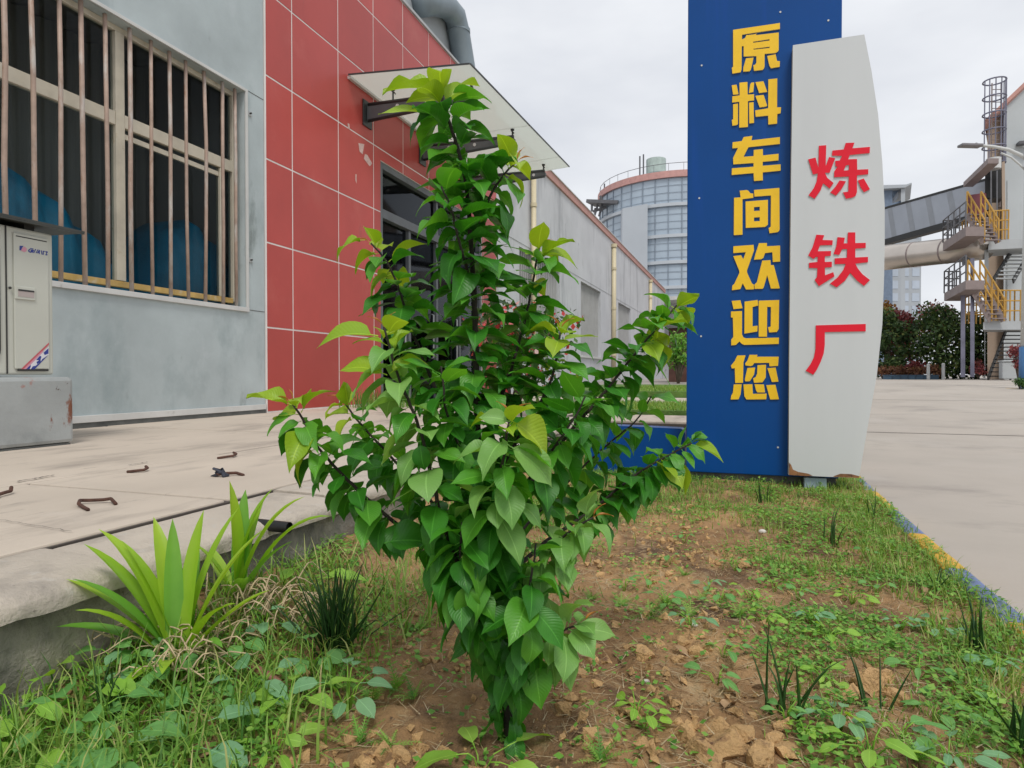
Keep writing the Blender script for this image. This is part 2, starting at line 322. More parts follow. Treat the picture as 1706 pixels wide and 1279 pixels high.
class MB:
    """collects geometry in world metres and links it as ONE mesh object"""
    def __init__(s): s.v, s.f, s.mi, s.uv = [], [], [], None
    def add(s, vs, fs, mi=0):
        k = len(s.v); s.v += [tuple(p) for p in vs]; s.f += [tuple(i+k for i in f) for f in fs]; s.mi += [mi]*len(fs); return s
    def box(s, x0, x1, y0, y1, z0, z1, mi=0):
        return s.add([(x0, y0, z0), (x1, y0, z0), (x1, y1, z0), (x0, y1, z0), (x0, y0, z1), (x1, y0, z1), (x1, y1, z1), (x0, y1, z1)],
                     [(3, 2, 1, 0), (4, 5, 6, 7), (0, 1, 5, 4), (1, 2, 6, 5), (2, 3, 7, 6), (3, 0, 4, 7)], mi)
    def hexa(s, p, mi=0):      # eight corners, bottom loop then top loop
        return s.add(p, [(3, 2, 1, 0), (4, 5, 6, 7), (0, 1, 5, 4), (1, 2, 6, 5), (2, 3, 7, 6), (3, 0, 4, 7)], mi)
    def beam(s, a, b, w, h, up=(0, 0, 1), mi=0):
        a, b = Vector(a), Vector(b); d = (b-a).normalized(); u = Vector(up)
        sd_ = d.cross(u)
        if sd_.length < 1e-4: sd_ = d.cross(Vector((1, 0, 0)))
        sd_.normalize(); u = sd_.cross(d).normalized(); x, y = sd_*(w/2), u*(h/2)
        return s.hexa([a-x-y, a+x-y, b+x-y, b-x-y, a-x+y, a+x+y, b+x+y, b-x+y], mi)
    def tube(s, pts, r, n=10, mi=0, cap=True):
        pts = [Vector(p) for p in pts]; rs = r if isinstance(r, (list, tuple)) else [r]*len(pts)
        k = len(s.v); ref = None
        for i, p in enumerate(pts):
            d = (pts[min(i+1, len(pts)-1)]-pts[max(i-1, 0)]).normalized()
            if ref is None: ref = d.orthogonal().normalized()
            ref = (ref - d*ref.dot(d)).normalized(); q = d.cross(ref)
            for j in range(n):
                a = 2*math.pi*j/n; s.v.append(tuple(p + (ref*math.cos(a)+q*math.sin(a))*rs[i]))
        for i in range(len(pts)-1):
            for j in range(n):
                s.f.append((k+i*n+j, k+i*n+(j+1) % n, k+(i+1)*n+(j+1) % n, k+(i+1)*n+j)); s.mi.append(mi)
        if cap:
            s.f.append(tuple(k+j for j in range(n))[::-1]); s.mi.append(mi)
            e = k+(len(pts)-1)*n; s.f.append(tuple(e+j for j in range(n))); s.mi.append(mi)
        return s
    def obj(s, name, mat, parent=None, smooth=False, bevel=0., org=None):
        o0 = ORG[parent.name] if parent is not None else Vector(org) if org is not None else Vector()
        me = bpy.data.meshes.new(name); me.from_pydata([(p[0]-o0.x, p[1]-o0.y, p[2]-o0.z) for p in s.v], [], s.f)
        for m in (mat if isinstance(mat, (list, tuple)) else [mat]): me.materials.append(m)
        if len(me.materials) > 1: me.polygons.foreach_set('material_index', s.mi)
        bm = bmesh.new(); bm.from_mesh(me); bmesh.ops.recalc_face_normals(bm, faces=bm.faces); bm.to_mesh(me); bm.free()
        if smooth: me.polygons.foreach_set('use_smooth', [True]*len(me.polygons))
        o = link(name, me, parent)
        if org is not None and parent is None: o.location = Vector(org)
        if parent is not None: ORG[o.name] = ORG[parent.name]
        else: ORG[o.name] = o0
        if bevel:
            b = o.modifiers.new('bevel', 'BEVEL'); b.width = bevel; b.segments = 2; b.limit_method = 'ANGLE'
        return o

def arrays_obj(name, V, Fc, mat, uv=None, parent=None, smooth=False, org=None):
    """V (n,3), Fc (m,4) numpy; uv (n,2) per vertex"""
    o0 = np.array(ORG[parent.name]) if parent is not None else np.zeros(3)
    me = bpy.data.meshes.new(name)
    m, k = Fc.shape
    me.vertices.add(len(V)); me.vertices.foreach_set('co', (V-o0).astype(np.float32).ravel())
    me.loops.add(m*k); me.loops.foreach_set('vertex_index', Fc.astype(np.int32).ravel())
    me.polygons.add(m); me.polygons.foreach_set('loop_start', np.arange(0, m*k, k, dtype=np.int32))
    me.update(calc_edges=True)
    me.materials.append(mat)
    if uv is not None:
        ul = me.uv_layers.new(name='UVMap'); ul.data.foreach_set('uv', uv[Fc.ravel()].astype(np.float32).ravel())
    if smooth: me.polygons.foreach_set('use_smooth', np.ones(m, bool))
    me.validate()
    o = link(name, me, parent)
    ORG[o.name] = ORG[parent.name] if parent is not None else Vector()
    return o

def poly_print(polys, to3d, normal, th, z0=0.):
    """outlines (outer, holes...) filled, set proud of a plane: front at z0+th, with side walls"""
    mb = MB(); nv = Vector(normal)
    from mathutils.geometry import tessellate_polygon
    for outer, holes in polys:
        loops = [[to3d(*p) for p in lp] for lp in [outer]+list(holes)]
        flat = [p for lp in loops for p in lp]
        tri = tessellate_polygon([[Vector((q.x, q.y, q.z)) for q in lp] for lp in loops])
        k = len(mb.v)
        mb.v += [tuple(p+nv*(z0+th)) for p in flat]; mb.f += [tuple(k+i for i in t) for t in tri]; mb.mi += [0]*len(tri)
        if th > .0015:
            kb = len(mb.v); mb.v += [tuple(p+nv*z0) for p in flat]; off = 0
            for lp in loops:
                m = len(lp)
                for i in range(m):
                    a, b = off+i, off+(i+1) % m
                    mb.f.append((k+a, k+b, kb+b, kb+a)); mb.mi.append(1)
                off += m
    return mb

# ================================================================== SETTING
def prof(y):                      # the yard climbs gently away from the bed
    y = np.asarray(y, float); t = np.clip((y-6.)/20., 0, 1); return .56*t*t*(3-2*t)
PZ = 0.35                         # forecourt level
KX0, KX1 = -1.70, -1.37           # forecourt kerb, back joint and nose
def rkx(y):                       # road kerb, inner edge
    return .735 + .012*max(0, y-2.6)**1.7*.9

def soil_h(x, y):
    x = np.asarray(x, float); y = np.asarray(y, float)
    h = .078 + .03*np.clip((y-2.6)/1.4, 0, 1) + .03*np.exp(-((x+.2)**2/.5+(y-1.7)**2/.6))
    h = h + (fbm(x, y, 2.2, 3, 3)-.5)*.05
    h = h + .085*np.clip((-1.02-x)/.30, 0, 1)*np.clip((y-.95)/.4, 0, 1)
    c = np.abs(fbm(x, y, 9, 4, 11)-.5)*2
    h = h + (.5-c)*.040*(.4+.8*vnoise(x*2.3, y*2.3, 5)) + (fbm(x, y, 34, 3, 23)-.5)*.024
    return h

# ground sheet to the horizon, and the concrete road over it
def sheet(name, xs, ys, dz, mat):
    X, Y = np.meshgrid(np.array(xs), np.array(ys)); Z = prof(Y)+dz
    V = np.stack([X, Y, Z], -1).reshape(-1, 3); nx, ny = len(xs), len(ys)
    i = (np.arange(ny-1)[:, None]*nx+np.arange(nx-1)[None, :]).ravel()
    F = np.stack([i, i+1, i+nx+1, i+nx], 1)
    return tag(arrays_obj(name, V, F, mat, smooth=True), kind='structure')
ysr = list(np.arange(-8, 30, 1.0))+[34, 40, 60, 120]
sheet('ground', [-700, -60, -20, -5, 5, 60, 700], [-300, -8]+ysr[1:]+[300, 900], -.03, MT['ground'])
rx = [.80, 1.5, 3, 6, 12, 30, 60]
road = sheet('road', rx, ysr, 0.0, MT['road'])
for yj in (9.4, 15.5, 21.6):
    mb = MB(); z = float(prof(yj))
    mb.add([(.9, yj, z+.004), (40, yj+.15, z+.004), (40, yj+.19, z+.0045), (.9, yj+.03, z+.0045)], [(0, 1, 2, 3)]); mb.obj('slab_joint', MT['joint_dark'], road)

# planter bed soil
xs = np.concatenate([np.arange(-1.55, .80, .0125)]); ys = np.concatenate([np.arange(.45, 2.4, .0125), np.arange(2.4, 4.5, .03), np.arange(4.5, 6.6, .06)])
X, Y = np.meshgrid(xs, ys); wv = np.clip((.80-X)/.1, 0, 1)
# the far end of the bed follows the kerb as it drifts outwards
KXv = np.array([rkx(v) for v in ys])[:, None]; Xs = -1.55 + (X+1.55)/(.80+1.55-.0125)*(KXv+.02+1.55)
Z = soil_h(Xs, Y)
V = np.stack([Xs, Y, Z], -1).reshape(-1, 3); nx, ny = len(xs), len(ys)
i = (np.arange(ny-1)[:, None]*nx+np.arange(nx-1)[None, :]).ravel()
soil = tag(arrays_obj('planter_soil', V, np.stack([i, i+1, i+nx+1, i+nx], 1), MT['soil'], smooth=True), kind='structure')

# forecourt: base, slabs, kerb blocks
mb = MB(); mb.box(-60, KX0, -6, 60, -.2, PZ-.007); mb.box(KX0-.01, 1.0, 6.62, 7.75, -.1, PZ-.05)
court = tag(mb.obj('forecourt', MT['joint_dark']), kind='structure')
rr = random.Random(3)
def slab(x0, x1, y0, y1, dz=0.):
    g = .010; mb = MB(); mb.box(x0+g, x1-g, y0+g, y1-g, PZ-.06, PZ+dz); return mb.obj('slab', MT['concrete'], court, bevel=.006)
ycuts = [-6, -3, -1.2, .78, 1.83, 2.86, 3.9, 4.95, 6.0, 7.1, 8.2]
for k in range(len(ycuts)-1):
    slab(-2.75, KX0, ycuts[k], ycuts[k+1], rr.uniform(-.004, .004))
for a, b in ((-6, 1.0), (1.0, 4.1), (4.1, 7.6), (7.6, 11), (11, 15), (15, 20), (20, 45)):
    slab(-5.16, -2.75, a, b, rr.uniform(-.003, .003))
slab(-2.75, KX0, 8.2, 45)
slab(KX0, .95, 6.64, 7.72, -.03)
# kerb blocks: rounded nose, uneven, cracked apart
def kerb_block(y0, y1, dz, dx):
    n = 14; ny_ = max(3, int((y1-y0)/.016)); V = []; F = []
    prof2 = [(KX0+.004, PZ-.3), (KX0+.004, PZ-.006), (KX0+.02, PZ-.001), (KX0+.10, PZ-.002), (KX0+.18, PZ-.004), (KX0+.245, PZ-.008), (KX0+.285, PZ-.014), (KX0+.305, PZ-.024), (KX0+.316, PZ-.040), (KX0+.314, PZ-.062)]
    for j in range(ny_+1):
        y = y0+(y1-y0)*j/ny_; e = .005*max(0, 1-min(j, ny_-j)/1.2)
        for k, (px, pz) in enumerate(prof2):
            wob = (float(vnoise(y*5, k*.6, 41))-.5)*.012*(k/9.) + (float(vnoise(y*22, k*1.3, 43))-.5)*.008*(k/9.)
            ch = max(0., float(vnoise(y*7+.3, k*.25, 47))-.62)*.10*max(0, (k-4)/5.) + (float(vnoise(y*45, k*2.1, 48))-.5)*.006*(k/9.)
            V.append((px+dx-wob-ch-e*(k/9.), y, pz+dz+wob*.6-e*.6-ch*.35))
    m = len(prof2)
    for j in range(ny_):
        for k in range(m-1): F.append((j*m+k, j*m+k+1, (j+1)*m+k+1, (j+1)*m+k))
    ve = len(V); V += V[:m]+V[ny_*m:ny_*m+m]
    F.append(tuple(ve+k for k in range(m))); F.append(tuple(ve+m+k for k in range(m))[::-1])
    mb = MB(); mb.add(V, F); o = mb.obj('kerb_block', MT['kerb_concrete'], court, smooth=True)
    return o
kc = [-.6, .30, 1.17, 2.06, 3.0, 3.95, 4.9, 5.8, 6.62]
for k in range(len(kc)-1): kerb_block(kc[k]+.004, kc[k+1]-.004, rr.uniform(-.008, .006), rr.uniform(-.012, .006))
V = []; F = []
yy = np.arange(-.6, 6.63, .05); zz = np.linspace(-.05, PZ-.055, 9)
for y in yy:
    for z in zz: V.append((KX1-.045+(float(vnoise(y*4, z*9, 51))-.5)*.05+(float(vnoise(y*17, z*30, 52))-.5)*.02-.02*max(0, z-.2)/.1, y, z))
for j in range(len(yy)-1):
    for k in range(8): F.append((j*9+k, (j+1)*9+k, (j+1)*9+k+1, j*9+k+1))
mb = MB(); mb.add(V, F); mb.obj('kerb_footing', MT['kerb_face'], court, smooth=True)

def crack(pix, w):
    p = []
    P = [onZ(x, y, PZ) for x, y in pix]
    for a, b in zip(P[:-1], P[1:]):
        for k in range(6): q = a.lerp(b, k/6); p.append(q+Vector((rr.uniform(-.006, .006), rr.uniform(-.006, .006), 0)))
    p.append(P[-1]); V = []; F = []
    for i, q in enumerate(p):
        d = (p[min(i+1, len(p)-1)]-p[max(0, i-1)]).normalized(); s_ = Vector((-d.y, d.x, 0))*w*rr.uniform(.6, 1.0); V += [(q.x-s_.x, q.y-s_.y, PZ+.006), (q.x+s_.x, q.y+s_.y, PZ+.006)]
    for i in range(len(p)-1): F.append((2*i, 2*i+1, 2*i+3, 2*i+2))
    MB().add(V, F).obj('crack', MT['joint_dark'], court)
crack([(28, 804), (45, 801), (62, 798), (90, 793)], .007); crack([(215, 776), (228, 774), (245, 771)], .005); crack([(0, 868), (60, 878), (120, 888)], .0015)

# road kerb: painted blocks, yellow and blue in turn
rk = tag(MB().box(.70, .80, -1, 8, -.2, -.05).obj('road_kerb', MT['joint_dark']), kind='structure')
yk = 1.60-.53*3
k = 0
while yk < 8:
    y1 = yk+.53; m = MT['kerb_yellow'] if k % 2 == 1 else MT['kerb_blue']
    a0, a1 = rkx(yk), rkx(y1); w = .088; mb = MB(); z0 = float(prof(yk)); h = .108
    V = []; pr = [(0, -.15), (0, h-.012), (.012, h), (w-.025, h), (w-.008, h-.012), (w, h-.04), (w+.004, -.05)]
    ns = 6
    for j in range(ns+1):
        t = j/ns; y = yk+.004+(y1-yk-.008)*t; xx = a0+(a1-a0)*t
        for (px, pz) in pr: V.append((xx+px+(float(vnoise(y*14, px*40, 61))-.5)*.008, y, z0+pz+(float(vnoise(y*12, px*30, 62))-.5)*.008))
    n = len(pr); F = [(j*n+i, j*n+i+1, (j+1)*n+i+1, (j+1)*n+i) for j in range(ns) for i in range(n-1)]
    F += [tuple(range(n)), tuple(ns*n+i for i in range(n))[::-1]]
    mb.add(V, F); mb.obj('kerb_stone', m, rk, smooth=False, bevel=.004)
    yk = y1; k += 1

# lawns and the pale path beyond the forecourt
for nm, x0, x1, y0, y1, mt in (('lawn', -4.0, 1.1, 7.80, 10.0, 'lawn'), ('path', -4.0, 1.1, 10.05, 12.6, 'concrete'), ('lawn', -4.0, 1.1, 12.65, 27, 'lawn')):
    mb = MB(); mb.box(x0, x1, y0, y1, 0, PZ+(.02 if mt == 'lawn' else .004)+(.1 if y0 > 12 else 0)); tag(mb.obj(nm, MT[mt]), kind='structure')

# ================================================================== GREY WORKSHOP
XW = -5.15
ws = thing('workshop_building', 'weathered grey-blue painted workshop wall with a large barred window', 'building', (XW, 2, PZ))
W_Y0, W_Y1, W_Z0, W_Z1 = 1.42, 5.81, 1.555, 3.965
wall = MB()
wall.box(XW-.24, XW, -8, 6.12, PZ-.05, W_Z0); wall.box(XW-.24, XW, -8, 6.12, W_Z1, 9.0)
wall.box(XW-.24, XW, -8, W_Y0, W_Z0, W_Z1); wall.box(XW-.24, XW, W_Y1, 6.12, W_Z0, W_Z1)
wall.obj('wall', MT['grey_wall'], ws)
mb = MB(); mb.box(XW+.002, XW+.022, -8, 6.118, .395, .455); mb.obj('skirting_strip', MT['trim_light'], ws, bevel=.003)
mb = MB(); mb.box(XW+.002, XW+.012, -8, 6.118, PZ-.02, .393); mb.obj('plinth', MT['dark_base'], ws)
for z in (3.995, 1.53): MB().box(XW+.001, XW+.003, W_Y1+.045, 6.12, z, z+.006).obj('wall_seam', MT['joint_dark'], ws)
for z in (3.72, 2.07):
    mb = MB(); mb.box(XW+.001, XW+.012, 5.855, 5.915, z, z+.055); c = mb.obj('cable_clip', MT['trim_grey'], ws, bevel=.004)
    mb = MB(); mb.tube([(XW+.012, 5.885, z+.03), (XW+.035, 5.885, z+.03)], .009); mb.obj('screw', MT['ac_dark'], c)
# room behind
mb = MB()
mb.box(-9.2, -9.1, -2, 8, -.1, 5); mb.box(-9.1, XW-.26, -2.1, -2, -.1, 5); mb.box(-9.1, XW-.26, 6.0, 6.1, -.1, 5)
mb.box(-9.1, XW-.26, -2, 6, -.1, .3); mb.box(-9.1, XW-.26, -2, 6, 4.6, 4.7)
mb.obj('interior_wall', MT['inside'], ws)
# window
XF = -5.30
win = MB()
def fr(y0, y1, z0, z1, x0=XF-.03, x1=XF+.03): win.box(x0, x1, y0, y1, z0, z1)
fr(W_Y0, W_Y1, W_Z1-.05, W_Z1); fr(W_Y1-.055, W_Y1, 1.62, W_Z1-.052); fr(W_Y0, W_Y0+.055, 1.62, W_Z1-.052)
fr(4.325, 4.415, 1.66, W_Z1-.052, XF-.032, XF+.034); fr(2.90, 2.97, 1.66, W_Z1-.052, XF-.032, XF+.034)
for a, b in ((W_Y0+.057, 2.898), (2.972, 4.323), (4.417, W_Y1-.057)): fr(a, b, 3.065, 3.185)
fr(5.575, 5.64, 1.66, 3.06); fr(4.417, 5.573, 2.97, 3.02, XF-.03, XF+.01)
wf = win.obj('window', MT['steel_frame'], ws, bevel=.004)
mb = MB(); mb.box(XF-.03, XF+.035, W_Y0, W_Y1-.057, 1.60, 1.655); mb.obj('bottom_rail', MT['frame_yellow'], wf, bevel=.004)
for a, b in ((W_Y0+.06, 2.895), (2.975, 4.32), (4.42, W_Y1-.06)):
    for z0, z1 in ((1.66, 3.063), (3.187, W_Z1-.054)):
        mb = MB(); mb.add([(XF, a, z0), (XF, b, z0), (XF, b, z1), (XF, a, z1)], [(0, 1, 2, 3)]); mb.obj('pane', MT['glass_dark'], wf)
mb = MB(); mb.box(XW-.2, XW+.028, W_Y0-.04, W_Y1+.035, 1.505, 1.553); mb.obj('sill', MT['trim_light'], wf, bevel=.004)
mb = MB()
mb.box(XW+.002, XW+.02, W_Y1+.002, W_Y1+.04, 1.555, 4.0); mb.box(XW+.002, XW+.02, W_Y0-.04, W_Y1, W_Z1+.002, 4.0)
mb.obj('window_trim', MT['trim_light'], wf, bevel=.003)
yb = [1.62, 1.85, 2.07, 2.29, 2.49, 2.70, 2.91, 3.125, 3.339, 3.551, 3.767, 3.957, 4.179, 4.406, 4.631, 4.852, 5.057, 5.293, 5.536, 5.73]
for y in yb:
    mb = MB(); j = [rr.uniform(-.012, .012) for _ in range(4)]; r = rr.uniform(.016, .020)
    mb.tube([(XW-.05, y+j[0], 1.553), (XW-.045+j[3]*.6, y+j[1]*.7, 2.4), (XW-.045+j[2]*.6, y+j[2]*.7, 3.2), (XW-.05, y+j[3], 3.962)], r, 8)
    mb.obj('bar', MT['bar'], wf, smooth=True)
cu = []
for k, (a, b) in enumerate(((-.5, 2.85), (2.9, 4.30), (4.40, 6.0))):
    nn = 60; V = []; F = []
    for i in range(nn+1):
        y = a+(b-a)*i/nn; x = -6.9+.05*math.sin(y*23+k)+.03*math.sin(y*41)
        V += [(x, y, .4), (x, y, 4.58)]
    F = [(2*i, 2*i+2, 2*i+3, 2*i+1) for i in range(nn)]
    MB().add(V, F).obj('curtain', MT['curtain'], ws, smooth=True)
# machines under tarpaulin inside
def tarp_heap(name, label, cy, w, h, x0):
    path = [(0, 0), (-.01, .35), (-.02, .62), (-.05, .84), (-.14, .96), (-.30, 1.0), (-.8, 1.0), (-1.15, .9), (-1.4, .7), (-1.5, .0)]
    nx, ny = 9, 40; V = []; F = []
    for i in range(ny+1):
        u = i/ny; y = cy+(u-.5)*w; e = math.sin(math.pi*u)**.30
        for j, (px, pz) in enumerate(path):
            f_ = .035*math.sin(y*17+pz*2)*(.3+pz)+.06*(float(vnoise(y*3, pz*2, 72))-.5)
            V.append((x0+px*(.5+.5*e)-.06+f_*.7-.35*(1-e), y, .3+h*pz*(e*(.86+.26*float(vnoise(y*2.4, .3, 71))))+f_*.4))
    for i in range(ny):
        for j in range(nx): F.append((i*(nx+1)+j, i*(nx+1)+j+1, (i+1)*(nx+1)+j+1, (i+1)*(nx+1)+j))
    o = MB().add(V, F).obj(name, MT['tarp'], None, smooth=True); return tag(o, label, 'tarpaulin', 'tarpaulins inside the workshop')
tarp_heap('tarpaulin', 'broad blue tarpaulin over machinery behind the window part beside the cabinet', 3.40, 3.2, 2.35, -5.38)
tarp_heap('tarpaulin', 'smaller blue tarpaulin heap behind the window part beside the red cladding', 5.62, 1.5, 2.15, -5.38)

# ================================================================== RED PORTAL
XP = -5.13
P_Y0, P_Y1, P_Z1 = 6.135, 13.9, 6.94
D_Y0, D_Y1, D_Z1 = 8.715, 13.0, 4.12
rp = thing('entrance_portal', 'red metal-panelled entrance front with white joints and a tall dark doorway', 'building', (XP, 9, PZ))
mb = MB()
mb.box(XP-.40, XP-.004, P_Y0, D_Y0, PZ-.03, P_Z1); mb.box(XP-.40, XP-.004, D_Y1, P_Y1, PZ-.03, P_Z1); mb.box(XP-.40, XP-.004, D_Y0, D_Y1, D_Z1, P_Z1)
mb.obj('backing_wall', MT['white_joint'], rp)
yl = [6.135, 6.612, 7.594, 8.515, 9.44, 10.40, 11.35, 12.28, 13.1, 13.9]
zl = [.36, 1.355, 2.351, 3.325, 4.297, 5.27, 6.24, 6.94]
g = .0095
for a in range(len(yl)-1):
    for b in range(len(zl)-1):
        y0, y1, z0, z1 = yl[a]+g, yl[a+1]-g, zl[b]+g, zl[b+1]-g
        rects = [(y0, y1, z0, z1)]
        if z0 < D_Z1 and y1 > D_Y0 and y0 < D_Y1:
            rects = []
            if y0 < D_Y0: rects.append((y0, D_Y0-.004, z0, z1))
            if y1 > D_Y1: rects.append((D_Y1+.004, y1, z0, z1))
            if z1 > D_Z1: rects.append((max(y0, D_Y0-.002), min(y1, D_Y1+.002), D_Z1+.004, z1))
        for q in rects:
            if q[1]-q[0] < .03 or q[3]-q[2] < .03: continue
            t = rr.uniform(-.0012, .0012); mb = MB(); mb.box(XP-.003, XP+t, *q); mb.obj('panel', MT['red_panel'], rp, bevel=.0012)
mb = MB(); mb.box(XP-.45, XP+.03, P_Y0, P_Y1+.02, P_Z1+.002, P_Z1+.05); mb.obj('coping', MT['trim_grey'], rp)
for q in ([(597, 238), (607, 240), (604, 257), (599, 252)], [(608, 256), (612, 258), (620, 272), (616, 277), (606, 264)], [(592, 290), (594, 290), (594, 306), (592, 300)], [(579, 205), (582, 206), (583, 216), (580, 214)]):
    poly_print([(q, [])], lambda x, y: onX(x, y, XP+.0022), (1, 0, 0), .0006).obj('paint_scrape', M('scraped_paint', (.66, .46, .42), .7, .2, 30), rp)
# door set
df = MB()
def fd(y0, y1, z0, z1, x0=XP-.20, x1=XP-.02): df.box(x0, x1, y0, y1, z0, z1)
fd(D_Y0+.001, D_Y0+.10, PZ, D_Z1-.001); fd(D_Y1-.10, D_Y1-.001, PZ, D_Z1-.001); fd(D_Y0+.102, D_Y1-.102, D_Z1-.10, D_Z1-.001); fd(D_Y0+.102, D_Y1-.102, 3.26, 3.40)
for y in (9.78, 10.86, 11.93): fd(y-.04, y+.04, PZ, 3.258, XP-.18, XP-.06)
fd(10.82, 10.90, 3.402, D_Z1-.102, XP-.18, XP-.06)
dfo = df.obj('door_frame', MT['arm_face'], rp, bevel=.004)
for a, b in ((D_Y0+.10, 9.74), (9.82, 10.82), (10.90, 11.89), (11.97, D_Y1-.10)):
    mb = MB(); mb.box(XP-.135, XP-.12, a, b, PZ+.02, 3.258); d = mb.obj('door', MT['glass_door'], rp)
    mb = MB(); mb.tube([(XP-.10, b-.12, 1.1), (XP-.06, b-.12, 1.12), (XP-.06, b-.12, 1.9), (XP-.10, b-.12, 1.92)], .014, 8); mb.obj('handle', MT['trim_grey'], d, smooth=True)
for a, b in ((D_Y0+.10, 10.82), (10.90, D_Y1-.10)):
    mb = MB(); mb.box(XP-.13, XP-.12, a, b, 3.402, D_Z1-.10); mb.obj('transom_pane', MT['glass_door'], rp)
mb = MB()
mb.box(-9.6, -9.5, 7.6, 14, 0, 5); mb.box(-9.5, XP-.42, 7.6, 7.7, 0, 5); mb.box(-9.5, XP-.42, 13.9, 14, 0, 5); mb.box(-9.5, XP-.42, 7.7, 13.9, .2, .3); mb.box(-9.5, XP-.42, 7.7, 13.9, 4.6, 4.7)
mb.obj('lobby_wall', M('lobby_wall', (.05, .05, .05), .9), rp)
# upper block and duct on the roof
ub = MB(); ub.box(-7.6, -5.62, 6.2, 12.6, 5, 9.6);
tag(ub.obj('roof_house', MT['upper_grey'], org=(-6.6, 9, 5)), 'grey upper block standing on the roof behind the red cladding', 'roof block')
p = [onX(700, 6, -5.45), onX(722, 4, -5.42), onX(744, 10, -5.40), onX(758, 26, -5.40), onX(764, 52, -5.40), onX(774, 112, -5.40)]
q = p[-1]; p += [(q.x, q.y+.03, 6.9)]
du = MB(); du.tube(p, .23, 20)
dt = tag(du.obj('roof_duct', MT['duct'], smooth=True, org=p[-1]), 'grey sheet-metal elbow duct bending down onto the red roof edge', 'duct')
mb = MB(); c = p[4]; mb.tube([c+Vector((0, 0, .04)), c-Vector((0, 0, .04))], .245, 20); mb.obj('duct_flange', MT['duct'], dt)

# canopy
cn = thing('entrance_canopy', 'frosted glass canopy on dark steel brackets over the red entrance', 'canopy', (XP, 8, 4.7))
zo = 4.892; o0 = onX(783, 107, -3.257); far = onZ(948, 278, zo); wy1 = 13.1
def cpt(u, v, dz=0):       # u wall->outside, v near->far
    a = Vector((XP+.02, 7.82, 5.03)).lerp(Vector((XP+.02, wy1, 5.03)), v); b = o0.lerp(far, v); q = a.lerp(b, u); q.z += dz; return q
for v0, v1 in ((0, .498), (.502, .86), (.864, 1.0)):
    mb = MB(); mb.hexa([cpt(0, v0), cpt(1, v0), cpt(1, v1), cpt(0, v1), cpt(0, v0, .014), cpt(1, v0, .014), cpt(1, v1, .014), cpt(0, v1, .014)]); mb.obj('glass_panel', MT['frost'], cn)
mb = MB(); mb.beam(cpt(1, 0, .006)+Vector((.008, 0, 0)), cpt(1, 1, .006)+Vector((.008, 0, 0)), .012, .022); mb.beam(cpt(0, 0, .006)-Vector((0, .01, 0)), cpt(1, 0, .006)-Vector((0, .01, 0)), .012, .02); mb.obj('edge_strip', MT['arm_steel'], cn)
mb = MB(); mb.box(XP+.002, XP+.05, 7.82, wy1, 4.985, 5.022); mb.obj('wall_channel', MT['trim_light'], cn)
for ya in (8.32, 10.12, 12.0):
    mb = MB(); x0, x1 = XP+.025, -3.40
    n = 10; V = []
    for j in range(n+1):
        t = j/n; x = x0+(x1-x0)*t; zt = 4.80-.045*t; zb = 4.56+.095*t+.0*t
        if j == n: zt -= .02; zb += .02
        V += [(x, ya-.035, zb), (x, ya+.035, zb), (x, ya+.035, zt), (x, ya-.035, zt)]
    F = [(4*j+a, 4*j+(a+1) % 4, 4*j+4+(a+1) % 4, 4*j+4+a) for j in range(n) for a in range(4)]+[(3, 2, 1, 0), (4*n, 4*n+1, 4*n+2, 4*n+3)]
    mb.add(V, F); ar = mb.obj('bracket', MT['arm_face'], cn, bevel=.01)
    mb = MB(); mb.tube([(x0+.02, ya-.02, 4.80), (x1-.02, ya-.02, 4.765)], .030, 10); mb.tube([(x0+.02, ya-.02, 4.565), (x1-.02, ya-.02, 4.66)], .024, 10); mb.obj('bracket_flange', MT['arm_steel'], ar, smooth=True)
    mb = MB(); mb.box(XP+.003, XP+.024, ya-.12, ya+.12, 4.48, 4.86); mb.obj('wall_plate', MT['arm_steel'], ar, bevel=.004)
    mb = MB()
    for t in (.30, .58, .86):
        x = x0+(x1-x0)*t; mb.tube([(x, ya-.045, 4.72-.02*t), (x, ya-.036, 4.72-.02*t)], .028, 12)
    mb.obj('white_cap', MT['white_dot'], ar)
    for xx in (x0+.42, x1-.05):
        mb = MB(); zt = cpt((xx-XP)/(o0.x-XP), .4).z-.004
        mb.tube([(xx, ya, 4.78), (xx, ya, zt-.02)], .013, 8); mb.tube([(xx, ya, zt-.022), (xx, ya, zt)], .032, 12)
        mb.tube([(xx, ya-.07, zt-.05), (xx+.02, ya, zt-.06), (xx+.0, ya+.07, zt-.05)], .010, 6); mb.obj('glass_fitting', MT['arm_steel'], ar, smooth=True)

# ================================================================== LONG GREY WING
TH = math.radians(1.44); WO = Vector((-5.15, 13.92, 0)); WD = Vector((math.sin(TH), math.cos(TH), 0)); WN = Vector((math.cos(TH), -math.sin(TH), 0))
def W(s, x, z): q = WO+WD*s+WN*x; q.z = z; return q
wg = thing('wing_building', 'long pale grey rendered shed with a pink coping and barred windows', 'building', (-5.1, 20, PZ))
def wbox(mb, s0, s1, x0, x1, z0, z1):
    return mb.hexa([W(s0, x1, z0), W(s1, x1, z0), W(s1, x0, z0), W(s0, x0, z0), W(s0, x1, z1), W(s1, x1, z1), W(s1, x0, z1), W(s0, x0, z1)])
wins = [(1.6, 5.4), (8.05, 11.25), (14.95, 18.2), (21.1, 23.7), (26.3, 28.9)]
zt, zs, zT = 4.09, 1.48, 6.55
mb = MB(); prev = 0.
for a, b in wins: wbox(mb, prev, a, -.4, 0, 0, zT); wbox(mb, a, b, -.4, 0, 0, zs); wbox(mb, a, b, -.4, 0, zt, zT); prev = b
wbox(mb, prev, 32, -.4, 0, 0, zT); mb.obj('wall', MT['wing_wall'], wg)
